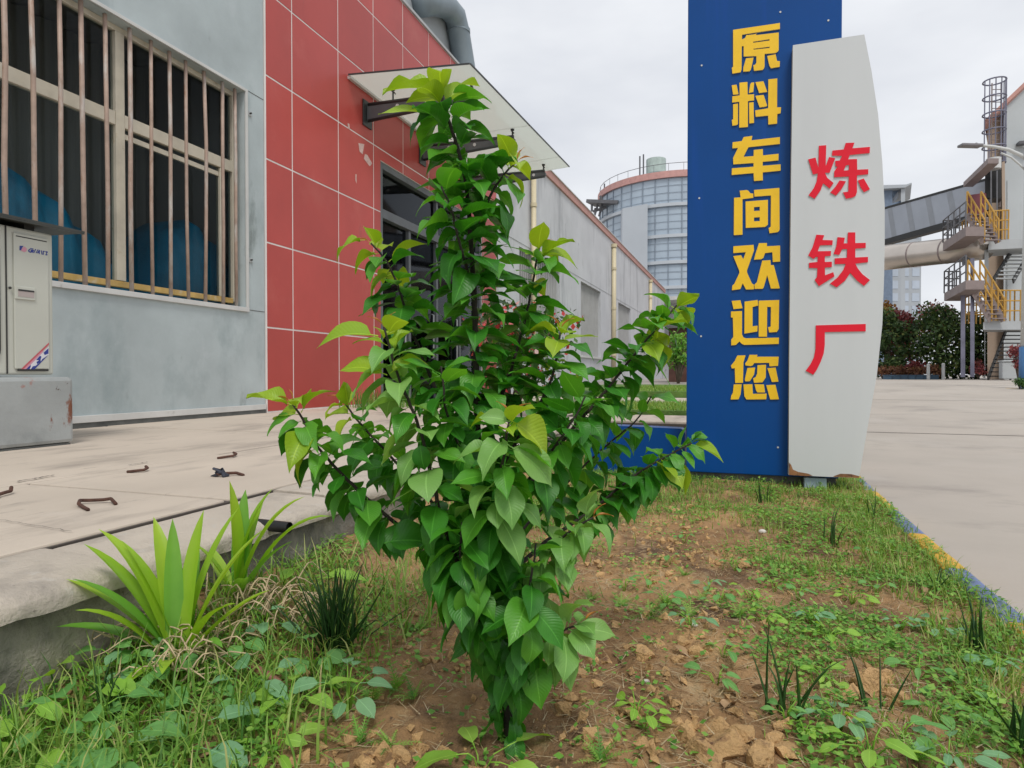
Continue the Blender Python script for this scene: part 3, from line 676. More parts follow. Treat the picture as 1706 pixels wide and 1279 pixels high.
mb = MB(); wbox(mb, 0, 32, -12, -.41, 0, zT-.3); mb.obj('roof_mass', MT['wing_wall'], wg)
mb = MB(); wbox(mb, 0, 32.1, -.45, .06, zT+.002, zT+.22); mb.obj('coping', MT['coping'], wg)
mb = MB(); wbox(mb, 0, 32.1, -.47, .09, zT+.222, zT+.25); mb.obj('coping_cap', MT['trim_light'], wg)
mb = MB(); wbox(mb, 0, 32, .002, .012, zt+.10, zt+.108); mb.obj('wall_seam', MT['trim_grey'], wg)
for a, b in wins:
    mb = MB(); wbox(mb, a, b, -.30, -.28, zs, zt); w = mb.obj('window', MT['win_back'], wg)
    mb = MB(); wbox(mb, a, b, -.20, -.14, 3.02, 3.10); wbox(mb, a, a+.06, -.20, -.14, zs, zt); wbox(mb, b-.06, b, -.20, -.14, zs, zt); wbox(mb, (a+b)/2-.04, (a+b)/2+.04, -.20, -.14, zs, zt); mb.obj('window_frame', MT['win_grille'], w)
    k = int((b-a)/.17)
    for j in range(k):
        s = a+.1+(b-a-.2)*j/(k-1); mb = MB(); wbox(mb, s-.02, s+.02, -.12, -.085, zs, zt); mb.obj('bar', MT['win_grille'], w)
    mb = MB(); wbox(mb, a-.1, b+.1, -.1, .07, zs-.07, zs-.002); mb.obj('sill', MT['trim_light'], w)
for s, top, lab in ((2.49, 6.2, 'cream drainpipe nearest the canopy on the long grey shed wall'), (13.44, 6.27, 'cream drainpipe between the second and third windows of the grey shed'), (24.45, 6.27, 'cream drainpipe by the far end of the grey shed')):
    mb = MB(); mb.tube([W(s, .10, .3), W(s, .10, top)], .095 if s > 3 else .07, 12); o = tag(mb.obj('drainpipe', MT['pvc'], smooth=True, org=W(s, .1, .3)), lab, 'drainpipe', 'drainpipes on the grey shed')
    mb = MB()
    for z in (1.6, 3.6, 5.3): mb.tube([W(s, .10, z), W(s, .10, z+.10)], .115 if s > 3 else .088, 12)
    mb.tube([W(s, .1, top), W(s, .1, top+.14)], .13 if s > 3 else .1, 12); mb.obj('pipe_collar', MT['pvc'], o, smooth=False)
# porch awning at the far end and a brown shed beside it
aw = thing('porch_awning', 'small pale flat awning at the far end of the grey shed', 'awning', W(32.2, .5, 0))
mb = MB(); wbox(mb, 32.05, 36, -1.5, 2.6, 6.05, 6.30); mb.obj('roof', MT['trim_light'], aw)
mb = MB(); mb.tube([W(33, 2.3, 0), W(33, 2.3, 5.2), W(33, 2.0, 5.7), W(33, 1.2, 6.04)], .10, 10); mb.obj('post', MT['far_steel'], aw, smooth=True)
mb = MB(); wbox(mb, 34.5, 36, -1.5, 2.2, 0, 6.04); mb.obj('end_wall', MT['wing_wall'], aw)
sh = thing('brown_shed', 'dark brown shed partly hidden behind the blue sign board', 'shed', at(1140, 640, 24))
a = at(1114, 622, 24); b = at(1190, 622, 24)
mb = MB(); mb.box(a.x, b.x, a.y, a.y+2, .3, a.z+1.7); mb.obj('wall', MT['brown_shed'], sh)
mb = MB(); mb.box(a.x-.12, b.x+.12, a.y-.15, a.y+2.15, a.z+1.702, a.z+1.80); mb.obj('roof', MT['far_steel'], sh)

# ================================================================== CABINET, PLINTH, HOOKS
XA = -4.07
pl = thing('steel_plinth', 'rust-streaked grey sheet-metal plinth under the air-conditioner cabinet', 'plinth', (-4.3, 2.3, PZ))
mb = MB(); mb.box(-4.62, -4.02, 1.52, 2.985, PZ+.012, .785); mb.obj('body', MT['rust_box'], pl, bevel=.025)
mb = MB(); mb.box(-4.60, -4.03, 1.54, 2.965, PZ-.002, PZ+.011); mb.obj('foot', MT['dark_base'], pl)
ac = thing('air_conditioner', 'old cream air-conditioner cabinet with a small logo and a red and blue corner stripe', 'air conditioner', (-4.3, 2.3, .785))
mb = MB(); mb.box(-4.58, XA-.004, 1.60, 2.895, .80, 1.69); mb.obj('body', MT['ac_body'], ac, bevel=.012)
mb = MB(); mb.box(XA-.003, XA+.006, 2.655, 2.862, .835, 1.655); mb.obj('front_panel', MT['ac_body'], ac, bevel=.006)
mb = MB()
mb.box(XA-.003, XA+.001, 2.612, 2.619, .805, 1.685)
mb.box(XA+.0061, XA+.0075, 2.668, 2.85, 1.632, 1.638); mb.box(XA+.0061, XA+.009, 2.668, 2.852, .822, .834)
mb.obj('panel_groove', MT['ac_dark'], ac)
mb = MB(); nS = 40
def rrect(c0, c1, z0, z1, r):
    P = []
    for (cy, cz, a0) in ((c1-r, z1-r, 0), (c0+r, z1-r, 90), (c0+r, z0+r, 180), (c1-r, z0+r, 270)):
        for k in range(7): t = math.radians(a0+15*k); P.append((cy+r*math.cos(t), cz+r*math.sin(t)))
    return P
R = rrect(1.70, 2.575, .86, 1.62, .09); pts = [(XA+.001, y, z) for y, z in R]; mb.tube(pts+pts[:1], .006, 6, cap=False); mb.obj('fan_panel_rim', MT['ac_dark'], ac)
mb = MB()
for k in range(26):
    z = .90+.68*k/25; mb.box(XA-.003, XA+.004, 1.76, 2.52, z, z+.010)
mb.obj('grille_slats', MT['ac_body'], ac)
mb = MB(); mb.box(XA+.0062, XA+.014, 2.655, 2.775, 1.255, 1.335); mb.obj('handle', MT['ac_body'], ac, bevel=.006)
mb = MB(); mb.box(XA+.0142, XA+.0155, 2.672, 2.765, 1.272, 1.315); mb.obj('handle_cup', MT['ac_handle'], ac)
mb = MB(); mb.box(XA+.0157, XA+.017, 2.672, 2.765, 1.306, 1.316); mb.tube([(XA+.004, 2.632, 1.318), (XA+.009, 2.632, 1.318)], .008, 10); mb.obj('handle_painted_shade', MT['ac_dark'], ac)  # near-black bar paints shade along the cup's top edge; dark stud beside
sc_a = 1279/130.; sc_b = 1279/100.
def pa(u, v): return onX(u/sc_a, 370+v/sc_a, XA+.0064)
def pb(u, v): return onX(u/sc_b, 540+v/sc_b, XA+.0064)
NX = (1, 0, 0)
def decal(name, mat, polys, fn, lift): poly_print([(p, []) for p in polys], fn, NX, .0006, lift).obj(name, mat, ac)
decal('logo_mark', MT['print_blue'], [[(320, 385), (385, 388), (355, 430), (345, 462), (318, 460)]], pa, 0)
decal('logo_mark', MT['print_pink'], [[(350, 440), (392, 396), (440, 432), (432, 478), (400, 490), (345, 468)]], pa, .0003)
decal('logo_letters', MT['print_blue'], [
    [(465, 450), (500, 425), (548, 432), (545, 447), (505, 442), (482, 460), (482, 475), (512, 490), (508, 503), (472, 492), (458, 470)],
    [(500, 462), (515, 448), (560, 455), (545, 478), (555, 490), (530, 500), (500, 488)],
    [(575, 440), (592, 440), (560, 505), (544, 503)], [(615, 445), (630, 446), (596, 508), (582, 506)],
    [(640, 452), (655, 454), (650, 522), (634, 520), (636, 500), (612, 512), (606, 500)], [(668, 458), (682, 460), (696, 530), (680, 528)],
    [(700, 468), (735, 472), (733, 486), (716, 486), (716, 534), (700, 532)],
    [(742, 474), (782, 480), (780, 500), (764, 512), (780, 538), (760, 545), (742, 538), (742, 524), (760, 528), (752, 508), (762, 496), (742, 490)]], pa, .0003)
decal('corner_stripe', MT['print_red'], [[(430, 968), (1045, 385), (1040, 440), (500, 968)]], pb, 0)
decal('corner_stripe', MT['print_pink'], [[(490, 968), (900, 565), (930, 575), (545, 968)]], pb, .0003)
decal('corner_stripe', MT['print_white'], [[(530, 972), (1040, 470), (1040, 640), (725, 972)]], pb, -.0002)
decal('corner_stripe', MT['print_blue'], [[(540, 968), (652, 862), (652, 900), (622, 968)], [(645, 970), (700, 895), (755, 885), (870, 790), (900, 740), (1025, 655), (725, 970)],
    [(768, 760), (850, 668), (880, 690), (862, 755), (868, 800), (790, 845), (775, 805), (832, 765)], [(925, 605), (1030, 510), (1030, 625), (950, 655)]], pb, .0006)
cs = MB(); cs.hexa([(-4.70, 1.3, 1.735), (-3.97, 1.3, 1.715), (-3.99, 3.045, 1.722), (-4.70, 3.045, 1.742), (-4.70, 1.3, 1.748), (-3.97, 1.3, 1.730), (-3.99, 3.045, 1.736), (-4.70, 3.045, 1.756)])
cs.hexa([(-3.985, 1.3, 1.695), (-3.97, 1.3, 1.695), (-3.99, 3.043, 1.715), (-4.005, 3.043, 1.715), (-3.985, 1.3, 1.714), (-3.97, 1.3, 1.714), (-3.99, 3.043, 1.721), (-4.005, 3.043, 1.721)])
mb2 = MB(); mb2.box(-4.5, -4.1, 1.7, 1.76, 1.69, 1.733); mb2.box(-4.5, -4.1, 2.74, 2.80, 1.69, 1.737)
csh = tag(cs.obj('cover_sheet', MT['ac_sheet'], org=(-4.3, 2.2, 1.74)), 'thin black metal rain sheet lying over the cream cabinet', 'rain cover')
mb2.obj('batten', MT['ac_dark'], csh)

def hook(label, pts, r=.0065, hr=None):
    p = [onZ(x, y, PZ) + Vector((0, 0, h)) for x, y, h in pts]
    # soften the bends
    q = [p[0]]
    for i in range(1, len(p)-1):
        q += [p[i].lerp(p[i-1], .22), p[i].lerp(p[i-1], .07), p[i].lerp(p[i+1], .07), p[i].lerp(p[i+1], .22)]
    q.append(p[-1])
    o = MB().tube(q, r, 8).obj('rebar_hook', MT['rebar'], smooth=True, org=p[0]); return tag(o, label, 'rebar hook', 'bent rebar hooks in the forecourt slabs')
hook('bent rusty hook at the slab edge in front of the sheet-metal plinth', [(-8, 833, .0), (-2, 829, .012), (10, 826, .014), (18, 824, .014), (19, 822, .024)])
hook('largest rusty rebar loop, standing open like a flattened hoop', [(147, 852, .006), (138, 848, .008), (131, 845, .012), (133, 840, .014), (150, 839, .012), (172, 838, .012), (185, 838, .016), (193, 842, .006)], .0058)
hook('short straight rusty hook on the slab between the loop and the workshop', [(212, 788, .006), (225, 788, .010), (240, 787, .012), (246, 785, .016), (243, 784, .02)])
hook('rusty hook closest to the workshop wall, with a curled end', [(362, 765, .006), (376, 764, .010), (388, 763, .012), (394, 760, .014), (389, 759, .018)])
hk = hook('dark hook with a knotted scrap of cloth beside the sapling', [(360, 795, .012), (376, 794, .015), (394, 792, .012), (406, 793, .004)], .0065)
mb = MB(); c = onZ(368, 794, PZ)
for k in range(6): a = c+Vector((rr.uniform(-.022, .018), rr.uniform(-.018, .018), rr.uniform(.008, .028))); mb.tube([a, a+Vector((rr.uniform(-.03, .03), rr.uniform(-.03, .03), rr.uniform(-.01, .02))), a+Vector((rr.uniform(-.05, .05), 0, -.02))], rr.uniform(.004, .008), 6)
mb.obj('cloth_knot', M('cloth_scrap', (.05, .055, .075), .9), hk, smooth=True)
dp = MB(); c = onX(482, 879, KX0+.385); dp.tube([c-Vector((.25, 0, -.004)), c], .018, 14, cap=False); dp.tube([c-Vector((.25, 0, -.004)), c-Vector((.012, 0, 0))], .0145, 14)
tag(dp.obj('drain_stub', MT['black_pipe'], smooth=True, org=c), 'short black drain pipe sticking out under the forecourt kerb', 'drain pipe')

# ================================================================== SIGN
YS = 4.256
sg = thing('pylon_sign', 'tall blue sign board with yellow characters and a curved white board with red characters', 'sign', (.2, YS+.1, .1))
def ps(x, y, Y=YS): return onY(x, y, Y)
mb = MB(); mb.box(-.262, .626, YS, YS+.16, .172, 3.75); mb.obj('blue_board', MT['sign_blue'], sg, bevel=.006)
for x, y in ((1169, 109), (1380, 34), (1165, 330), (1168, 560), (1165, 745), (1296, 745), (1300, 20)):
    q = ps(x, y); MB().tube([q+Vector((0, .002, 0)), q-Vector((0, .003, 0))], .006, 8).obj('screw', MT['trim_light'], sg)
mb = MB(); mb.box(-.25, .615, YS+.03, YS+.13, .04, .171); mb.obj('base', MT['dark_base'], sg)
YB = YS-.075
wpx = [(1321, 75), (1440, 57), (1452, 118), (1463, 190), (1470, 270), (1474, 344), (1474, 400), (1473, 460), (1470, 540), (1461, 624), (1446, 709), (1431, 796), (1376, 794), (1314, 791), (1315, 600), (1318, 300)]
wpt = [ps(x, y, YB) for x, y in wpx]
mb = MB(); n = len(wpt); vs = [tuple(p) for p in wpt]+[(p.x, YS-.004, p.z) for p in wpt]
mb.v = vs; mb.f = [tuple(range(n)), tuple(range(n, 2*n))[::-1]]+[(i, (i+1) % n, n+(i+1) % n, n+i) for i in range(n)]; mb.mi = [0, 1]+[1]*n
wb = mb.obj('white_board', [MT['sign_white'], MT['sign_edge']], sg)
# rusted lower corners of the white board (its own stain shape)
for rp_ in ([(1314.3, 770), (1318, 774), (1321, 782), (1330, 786), (1345, 788.5), (1354, 792), (1346, 793), (1314.3, 791)], [(1390, 792.6), (1400, 789), (1418, 789.5), (1431.5, 793), (1430.6, 796), (1388, 794)]):
    poly_print([(rp_, [])], lambda x, y: ps(x, y, YB), (0, -1, 0), .0006).obj('rust_patch', MT['sign_rust'], wb)
mb = MB(); a, b = ps(1339, 800, YS-.02), ps(1376, 818, YS-.02); mb.box(a.x, b.x, YS-.05, YS+.05, .02, .178); mb.obj('post', M('post_paint', (.30, .40, .46), .6, .2, 5, spots=[((.24, .10, .04), 7, .52, .62)]), sg, bevel=.005)
mb = MB(); a, b = ps(1040, 709, 4.42), ps(1141, 714, 4.42); r = .035
P = [(a.x-.25, .07), (b.x, .07), (b.x, b.z-r)]+[(b.x-r+r*math.cos(t), b.z-r+r*math.sin(t)) for t in [math.radians(15*k) for k in range(1, 6)]]+[(b.x-r, b.z), (a.x-.25, b.z+.012)]
n = len(P); mb.v = [(x, 4.42, z) for x, z in P]+[(x, 4.56, z) for x, z in P]; mb.f = [tuple(range(n))[::-1], tuple(range(n, 2*n))]+[(i, (i+1) % n, n+(i+1) % n, n+i) for i in range(n)]; mb.mi = [0]*(n+2)
tag(mb.obj('low_board', MT['sign_blue'], org=(a.x, 4.5, .07)), 'low blue board with a rounded corner standing beside the tall blue sign', 'board')
YEL = [  # outlines of the seven yellow characters: (top of the box, [(outer, [holes])])
 (30, [([(145, 265), (1140, 118), (1140, 245), (640, 318), (420, 352), (335, 368), (335, 465), (350, 465), (405, 430), (425, 378), (590, 362), (650, 342), (620, 378), (1115, 320), (1115, 690), (1095, 725), (1050, 755), (815, 775), (815, 1040), (800, 1085), (770, 1115), (590, 1135), (575, 1015), (615, 1005), (640, 960), (640, 820), (370, 830), (370, 610), (330, 610), (325, 1100), (305, 1165), (130, 1195), (118, 1070), (145, 1050)],
   [[(570, 515), (920, 462), (920, 492), (570, 540)], [(575, 665), (920, 622), (920, 650), (580, 685)]]),
   ([(420, 870), (580, 855), (535, 1060), (520, 1115), (490, 1145), (360, 1150), (365, 1060)], []), ([(870, 820), (1050, 785), (1080, 925), (1140, 930), (1135, 1050), (950, 1080), (915, 1020)], [])]),
 (124, [([(115, 240), (220, 228), (260, 430), (145, 440)], []), ([(280, 185), (450, 170), (455, 440), (590, 430), (590, 560), (460, 575), (460, 1125), (275, 1140), (275, 590), (125, 605), (130, 475), (285, 455)], []),
   ([(535, 183), (595, 180), (575, 380), (480, 405), (510, 220)], []), ([(145, 645), (248, 628), (248, 1060), (225, 1085), (130, 1100), (118, 975), (145, 965)], []), ([(485, 610), (580, 600), (590, 1040), (490, 1050)], []),
   ([(620, 175), (790, 155), (870, 380), (700, 405)], []), ([(620, 465), (795, 445), (868, 670), (845, 690), (710, 710)], []),
   ([(895, 115), (1085, 95), (1080, 710), (1165, 708), (1155, 835), (1085, 850), (1080, 1055), (895, 1075), (890, 885), (625, 910), (615, 775), (890, 730)], [])]),
 (216, [([(370, 165), (555, 140), (535, 235), (1140, 165), (1140, 310), (470, 380), (365, 585), (580, 570), (585, 440), (778, 420), (780, 555), (1112, 520), (1110, 660), (775, 690), (775, 775), (1155, 745), (1155, 880), (775, 915), (778, 1085), (590, 1100), (580, 930), (115, 970), (120, 830), (580, 795), (580, 715), (150, 745), (145, 610), (250, 395), (130, 405), (135, 275), (330, 250)], [])]),
 (304, [([(285, 180), (440, 165), (475, 185), (510, 235), (575, 240), (575, 330), (345, 360), (345, 1115), (160, 1125), (165, 330), (305, 322)], []),
   ([(590, 165), (1130, 120), (1135, 1000), (1120, 1040), (1095, 1060), (920, 1085), (900, 975), (945, 945), (950, 280), (600, 305)], []),
   ([(410, 410), (885, 375), (885, 900), (825, 950), (415, 970)], [[(590, 530), (712, 520), (712, 605), (590, 612)], [(590, 750), (712, 742), (712, 825), (590, 832)]])]),
 (396, [([(150, 185), (580, 155), (590, 270), (440, 700), (445, 750), (545, 975), (585, 1000), (590, 1100), (420, 1105), (350, 970), (300, 1095), (120, 1120), (130, 1020), (170, 985), (280, 750), (275, 700), (150, 395), (315, 375), (360, 460), (415, 310), (150, 330)], []),
   ([(695, 120), (865, 115), (865, 185), (1145, 170), (1145, 510), (990, 520), (980, 310), (825, 330), (790, 430), (740, 460), (590, 470), (620, 350)], []),
   ([(765, 490), (940, 480), (945, 585), (1010, 585), (1140, 1080), (950, 1085), (870, 800), (795, 1060), (770, 1090), (603, 1090), (598, 1000), (650, 950)], [])]),
 (490, [([(115, 145), (300, 130), (345, 300), (155, 320)], []), ([(100, 370), (335, 360), (335, 860), (365, 920), (420, 940), (1120, 925), (1115, 1060), (380, 1080), (330, 1055), (280, 1005), (205, 1080), (105, 1090), (105, 970), (150, 910), (140, 500), (100, 495)], []),
   ([(390, 160), (665, 125), (680, 240), (560, 275), (560, 685), (665, 670), (660, 795), (385, 840)], []), ([(690, 140), (1125, 125), (1115, 740), (1075, 805), (910, 815), (890, 705), (945, 690), (950, 275), (870, 270), (865, 905), (690, 905)], [])]),
 (580, [([(235, 155), (410, 150), (365, 300), (355, 735), (190, 740), (180, 425), (115, 430), (100, 370), (180, 270)], []),
   ([(495, 140), (665, 140), (650, 180), (1115, 180), (1100, 375), (920, 385), (910, 310), (595, 315), (560, 365), (520, 380), (410, 365), (405, 320), (450, 260)], []),
   ([(450, 420), (615, 410), (590, 560), (500, 700), (405, 705), (395, 660)], []), ([(665, 360), (845, 350), (840, 620), (770, 725), (590, 735), (572, 640), (625, 615), (655, 540)], []), ([(875, 425), (1050, 410), (1110, 710), (970, 720)], []),
   ([(160, 770), (328, 765), (305, 980), (260, 1085), (95, 1090), (105, 1010), (140, 950)], []), ([(365, 770), (555, 765), (565, 970), (858, 965), (850, 1085), (430, 1090), (385, 1020)], []),
   ([(600, 765), (800, 770), (825, 940), (660, 940), (635, 900)], []), ([(850, 785), (1045, 775), (1120, 1085), (935, 1090)], [])])]
RED = [
 (230, [([(310, 140), (440, 130), (430, 500), (490, 340), (600, 360), (500, 620), (415, 620), (460, 710), (570, 800), (500, 900), (385, 805), (340, 930), (235, 1080), (125, 1020), (220, 890), (270, 770), (290, 630), (205, 650), (120, 380), (250, 350), (300, 530)], []),
   ([(785, 90), (940, 85), (905, 185), (1215, 160), (1210, 270), (855, 305), (830, 380), (985, 375), (990, 565), (1185, 555), (1185, 645), (985, 665), (985, 960), (960, 1030), (900, 1060), (790, 1080), (735, 965), (830, 955), (840, 685), (580, 700), (580, 600), (640, 510), (604, 505), (600, 410), (680, 400), (720, 320), (540, 315), (550, 225), (750, 205)], [[(790, 490), (845, 480), (840, 575), (750, 580)]]),
   ([(675, 755), (790, 770), (710, 910), (610, 1025), (510, 970), (600, 870)], []), ([(1000, 755), (1105, 720), (1215, 910), (1110, 965), (1050, 880)], [])]),
 (375, [([(265, 170), (405, 180), (375, 265), (555, 270), (550, 355), (330, 360), (290, 465), (525, 460), (520, 545), (415, 555), (415, 655), (540, 650), (540, 745), (415, 755), (420, 890), (565, 835), (585, 910), (310, 1085), (235, 975), (275, 920), (285, 765), (135, 760), (135, 670), (285, 655), (290, 570), (265, 562), (210, 600), (120, 540), (200, 390)], []),
   ([(825, 130), (955, 130), (955, 320), (1140, 315), (1140, 405), (955, 420), (955, 575), (1180, 565), (1180, 660), (955, 685), (1000, 770), (1080, 870), (1215, 975), (1110, 1080), (980, 980), (865, 850), (770, 990), (625, 1105), (505, 1040), (640, 930), (740, 800), (785, 690), (590, 695), (590, 590), (805, 580), (810, 425), (720, 430), (670, 530), (570, 515), (620, 370), (640, 215), (770, 225), (750, 325), (815, 325)], [])]),
 (525, [([(255, 180), (1140, 155), (1140, 285), (415, 300), (415, 520), (395, 680), (340, 830), (270, 970), (210, 1055), (75, 985), (160, 870), (220, 750), (250, 600)], [])])]
for y0, polys in YEL:
    poly_print(polys, lambda u, v: ps(1210+u/12.79, y0+v/12.79, YS), (0, -1, 0), .008, .001).obj('character', [MT['char_yellow'], MT['char_yellow_side']], sg)
for y0, polys in RED:
    poly_print(polys, lambda u, v: ps(1335+u/10.658, y0+v/10.658, YB), (0, -1, 0), .006, .001).obj('character', [MT['char_red'], MT['char_red_side']], sg)

# ================================================================== FAR LEFT: silo
D = 72.
c = at(1124, 624, D); ax = c.x; ay = c.y; Rs = 124/FPX*D; zr = at(1124, 286, D-Rs).z
si = thing('storage_silo', 'round blue-grey clad storage silo with a pink rim behind the shed', 'silo', (ax, ay, 0))
def ring(mb, r0, z0, z1, n=64, a0=0, a1=360, mi=0):
    for k in range(n):
        t0, t1 = math.radians(a0+(a1-a0)*k/n), math.radians(a0+(a1-a0)*(k+1)/n)
        mb.add([(ax+r0*math.cos(t0), ay+r0*math.sin(t0), z0), (ax+r0*math.cos(t1), ay+r0*math.sin(t1), z0), (ax+r0*math.cos(t1), ay+r0*math.sin(t1), z1), (ax+r0*math.cos(t0), ay+r0*math.sin(t0), z1)], [(0, 1, 2, 3)], mi)
mb = MB(); ring(mb, Rs, 0, zr); mb.obj('cladding', MT['silo_glass'], si, smooth=True)
mb = MB(); ring(mb, Rs+.25, zr-.55, zr+.1); ring(mb, Rs-.3, zr-.5, zr+.1)
for k in range(64):
    t0, t1 = 2*math.pi*k/64, 2*math.pi*(k+1)/64
    mb.add([(ax+r*math.cos(t), ay+r*math.sin(t), z) for r, t, z in ((Rs+.25, t0, zr+.1), (Rs+.25, t1, zr+.1), (Rs-.3, t1, zr+.1), (Rs-.3, t0, zr+.1))], [(0, 1, 2, 3)])
    mb.add([(ax+r*math.cos(t), ay+r*math.sin(t), z) for r, t, z in ((Rs+.25, t0, zr-.55), (Rs+.25, t1, zr-.55), (Rs-.02, t1, zr-.55), (Rs-.02, t0, zr-.55))], [(0, 1, 2, 3)])
mb.obj('rim', MT['silo_pink'], si, smooth=False)
mb = MB(); mb.tube([(ax, ay, zr-.4), (ax, ay, zr+.05)], Rs-.1, 48); mb.obj('roof', MT['silo_white'], si)
zb = [at(1124, y, D-Rs).z for y in (340, 392, 436, 478)]
for z in zb:
    mb = MB(); ring(mb, Rs+.22, z-.16, z+.16)
    for zz in (z-.16, z+.16):
        for k in range(64):
            t0, t1 = 2*math.pi*k/64, 2*math.pi*(k+1)/64
            mb.add([(ax+r*math.cos(t), ay+r*math.sin(t), zz) for r, t in ((Rs+.22, t0), (Rs+.22, t1), (Rs-.02, t1), (Rs-.02, t0))], [(0, 1, 2, 3)])
    mb.obj('ring_beam', MT['silo_white'], si)
mb = MB()
zl2 = [zr-.6-k*.72 for k in range(30)]
for z in zl2:
    if z > .5: ring(mb, Rs+.05, z-.03, z+.03, 48)
for k in range(40):
    t = 2*math.pi*k/40; mb.beam((ax+(Rs+.04)*math.cos(t), ay+(Rs+.04)*math.sin(t), 0), (ax+(Rs+.04)*math.cos(t), ay+(Rs+.04)*math.sin(t), zr-.6), .09, .07, up=(math.cos(t), math.sin(t), 0))
o = mb.obj('mullion', MT['silo_line'], si); o['kind'] = 'stuff'
a = at(1037, 335, D-Rs*.72); b = at(1079, 335, D-Rs*.94)
mb = MB(); off = (FWD*1.4); mb.hexa([(a.x, a.y, 0), (b.x, b.y, 0), (b.x+off.x, b.y+off.y, 0), (a.x+off.x, a.y+off.y, 0), (a.x, a.y, zb[0]+.2), (b.x, b.y, zb[0]+.2), (b.x+off.x, b.y+off.y, zb[0]+.2), (a.x+off.x, a.y+off.y, zb[0]+.2)]); mb.obj('stair_shaft', MT['silo_white'], si)
mb = MB(); t0 = at(1093, 275, D); mb.tube([t0-Vector((0, 0, 1)), t0+Vector((0, 0, .6))], 1.1, 20); mb.obj('roof_tank', MT['mint'], si, smooth=False)
mb = MB()
for x, y in ((1066, 260), (1072, 257), (1007, 306)): p = at(x, y, D); mb.tube([(p.x, p.y, zr-.2), p], .09, 6)
for k in range(36):
    t = 2*math.pi*k/36; mb.tube([(ax+Rs*math.cos(t), ay+Rs*math.sin(t), zr), (ax+Rs*math.cos(t), ay+Rs*math.sin(t), zr+.9)], .025, 4)
ps_ = [(ax+Rs*math.cos(2*math.pi*k/36), ay+Rs*math.sin(2*math.pi*k/36), zr+.9) for k in range(37)]; mb.tube(ps_, .03, 4); mb.obj('roof_rail', MT['far_steel'], si)
mb = MB(); u, v = at(984, 338, D-2), at(1036, 340, D-4); mb.beam(u, v, 2.2, .35)
for k, (x0, y0, x1, y1) in enumerate([(986, 340, 986, 352), (996, 341, 990, 360), (988, 352, 1010, 345), (1004, 338, 998, 360), (1004, 338, 1000, 326), (990, 348, 1004, 350)]): mb.tube([at(x0, y0, D-3), at(x1, y1, D-3)], .14, 6)
mb.obj('side_gantry', MT['far_steel'], si)

# ================================================================== FAR RIGHT: plant building with stairs
GZ = .56
pb_ = thing('plant_building', 'tall grey plant building with a sloping pink roof edge beside the yellow stairs', 'building', at(1690, 628, 31))
D0 = 31.
def gv(x, y, d=D0): return at(x, y, d)
back = FWD*9
def slabpoly(mb, pix, d, thick):
    p = [gv(x, y, d) for x, y in pix]; n = len(p); cq = sum(p, Vector())/n-EYE; off = Vector((cq.x, cq.y, 0)).normalized()*thick
    mb.v += [tuple(q) for q in p]+[tuple(q+off) for q in p]; k = len(mb.v)-2*n
    mb.f += [tuple(k+i for i in range(n)), tuple(k+n+i for i in range(n))[::-1]]+[(k+i, k+(i+1) % n, k+n+(i+1) % n, k+n+i) for i in range(n)]; mb.mi += [0]*(n+2); return mb
slabpoly(MB(), [(1673, 632), (1900, 632), (1900, 40), (1800, 52), (1706, 140), (1673, 171)], D0, 9).obj('wall', MT['plant_white'], pb_)
slabpoly(MB(), [(1645, 632), (1672.5, 632), (1672.5, 172), (1645, 200)], D0+.4, 8).obj('side_pier', MT['plant_brown'], pb_)
slabpoly(MB(), [(1640, 200), (1706, 137), (1801, 47), (1801, 54), (1706, 145), (1640, 208)], D0-.25, 9.4).obj('roof_edge', MT['coping'], pb_)
mb = MB(); slabpoly(mb, [(1678, 300), (1679, 300), (1679, 520), (1678, 520)], D0-.03, .02); mb.obj('wall_joint', MT['trim_grey'], pb_)
mb = MB(); p = gv(1703, 238, D0-.3); mb.box(p.x-.15, p.x+.5, p.y-.1, p.y+.3, p.z-.05, p.z+.08); mb.obj('wall_lamp', MT['far_steel'], pb_)

st = thing('stair_tower', 'steel stairs with yellow handrails and brown landings on the plant building', 'stairs', gv(1660, 628, 28))
RH = Vector((RGT.x, RGT.y, 0)); FH = Vector((FWD.x, FWD.y, 0)).normalized()
def flight(p0, p1, wid, n, mt, railm, rails=True, tm=None):
    p0, p1 = Vector(p0), Vector(p1); w = RH*wid
    mb = MB(); mb.beam(p0, p1, .05, .24); mb.beam(p0+w, p1+w, .05, .24); f = mb.obj('stair_flight', mt, st)
    for k in range(n):
        q = p0.lerp(p1, (k+.5)/n); run = (p1-p0); run.z = 0; e = FH*.12
        mb = MB(); mb.hexa([q-e, q+w-e, q+w+e, q+e, q-e+Vector((0, 0, .045)), q+w-e+Vector((0, 0, .045)), q+w+e+Vector((0, 0, .045)), q+e+Vector((0, 0, .045))]); mb.obj('tread', tm or mt, f)
    if rails:
        for s in (Vector(), w):
            mb = MB(); h = Vector((0, 0, 1.0)); mb.tube([p0+s+h, p1+s+h], .04, 6); mb.tube([p0+s+h*.5, p1+s+h*.5], .03, 6)
            for k in range(5): q = p0.lerp(p1, k/4)+s; mb.tube([q, q+h], .035, 6)
            mb.obj('handrail', railm, f)
    return f
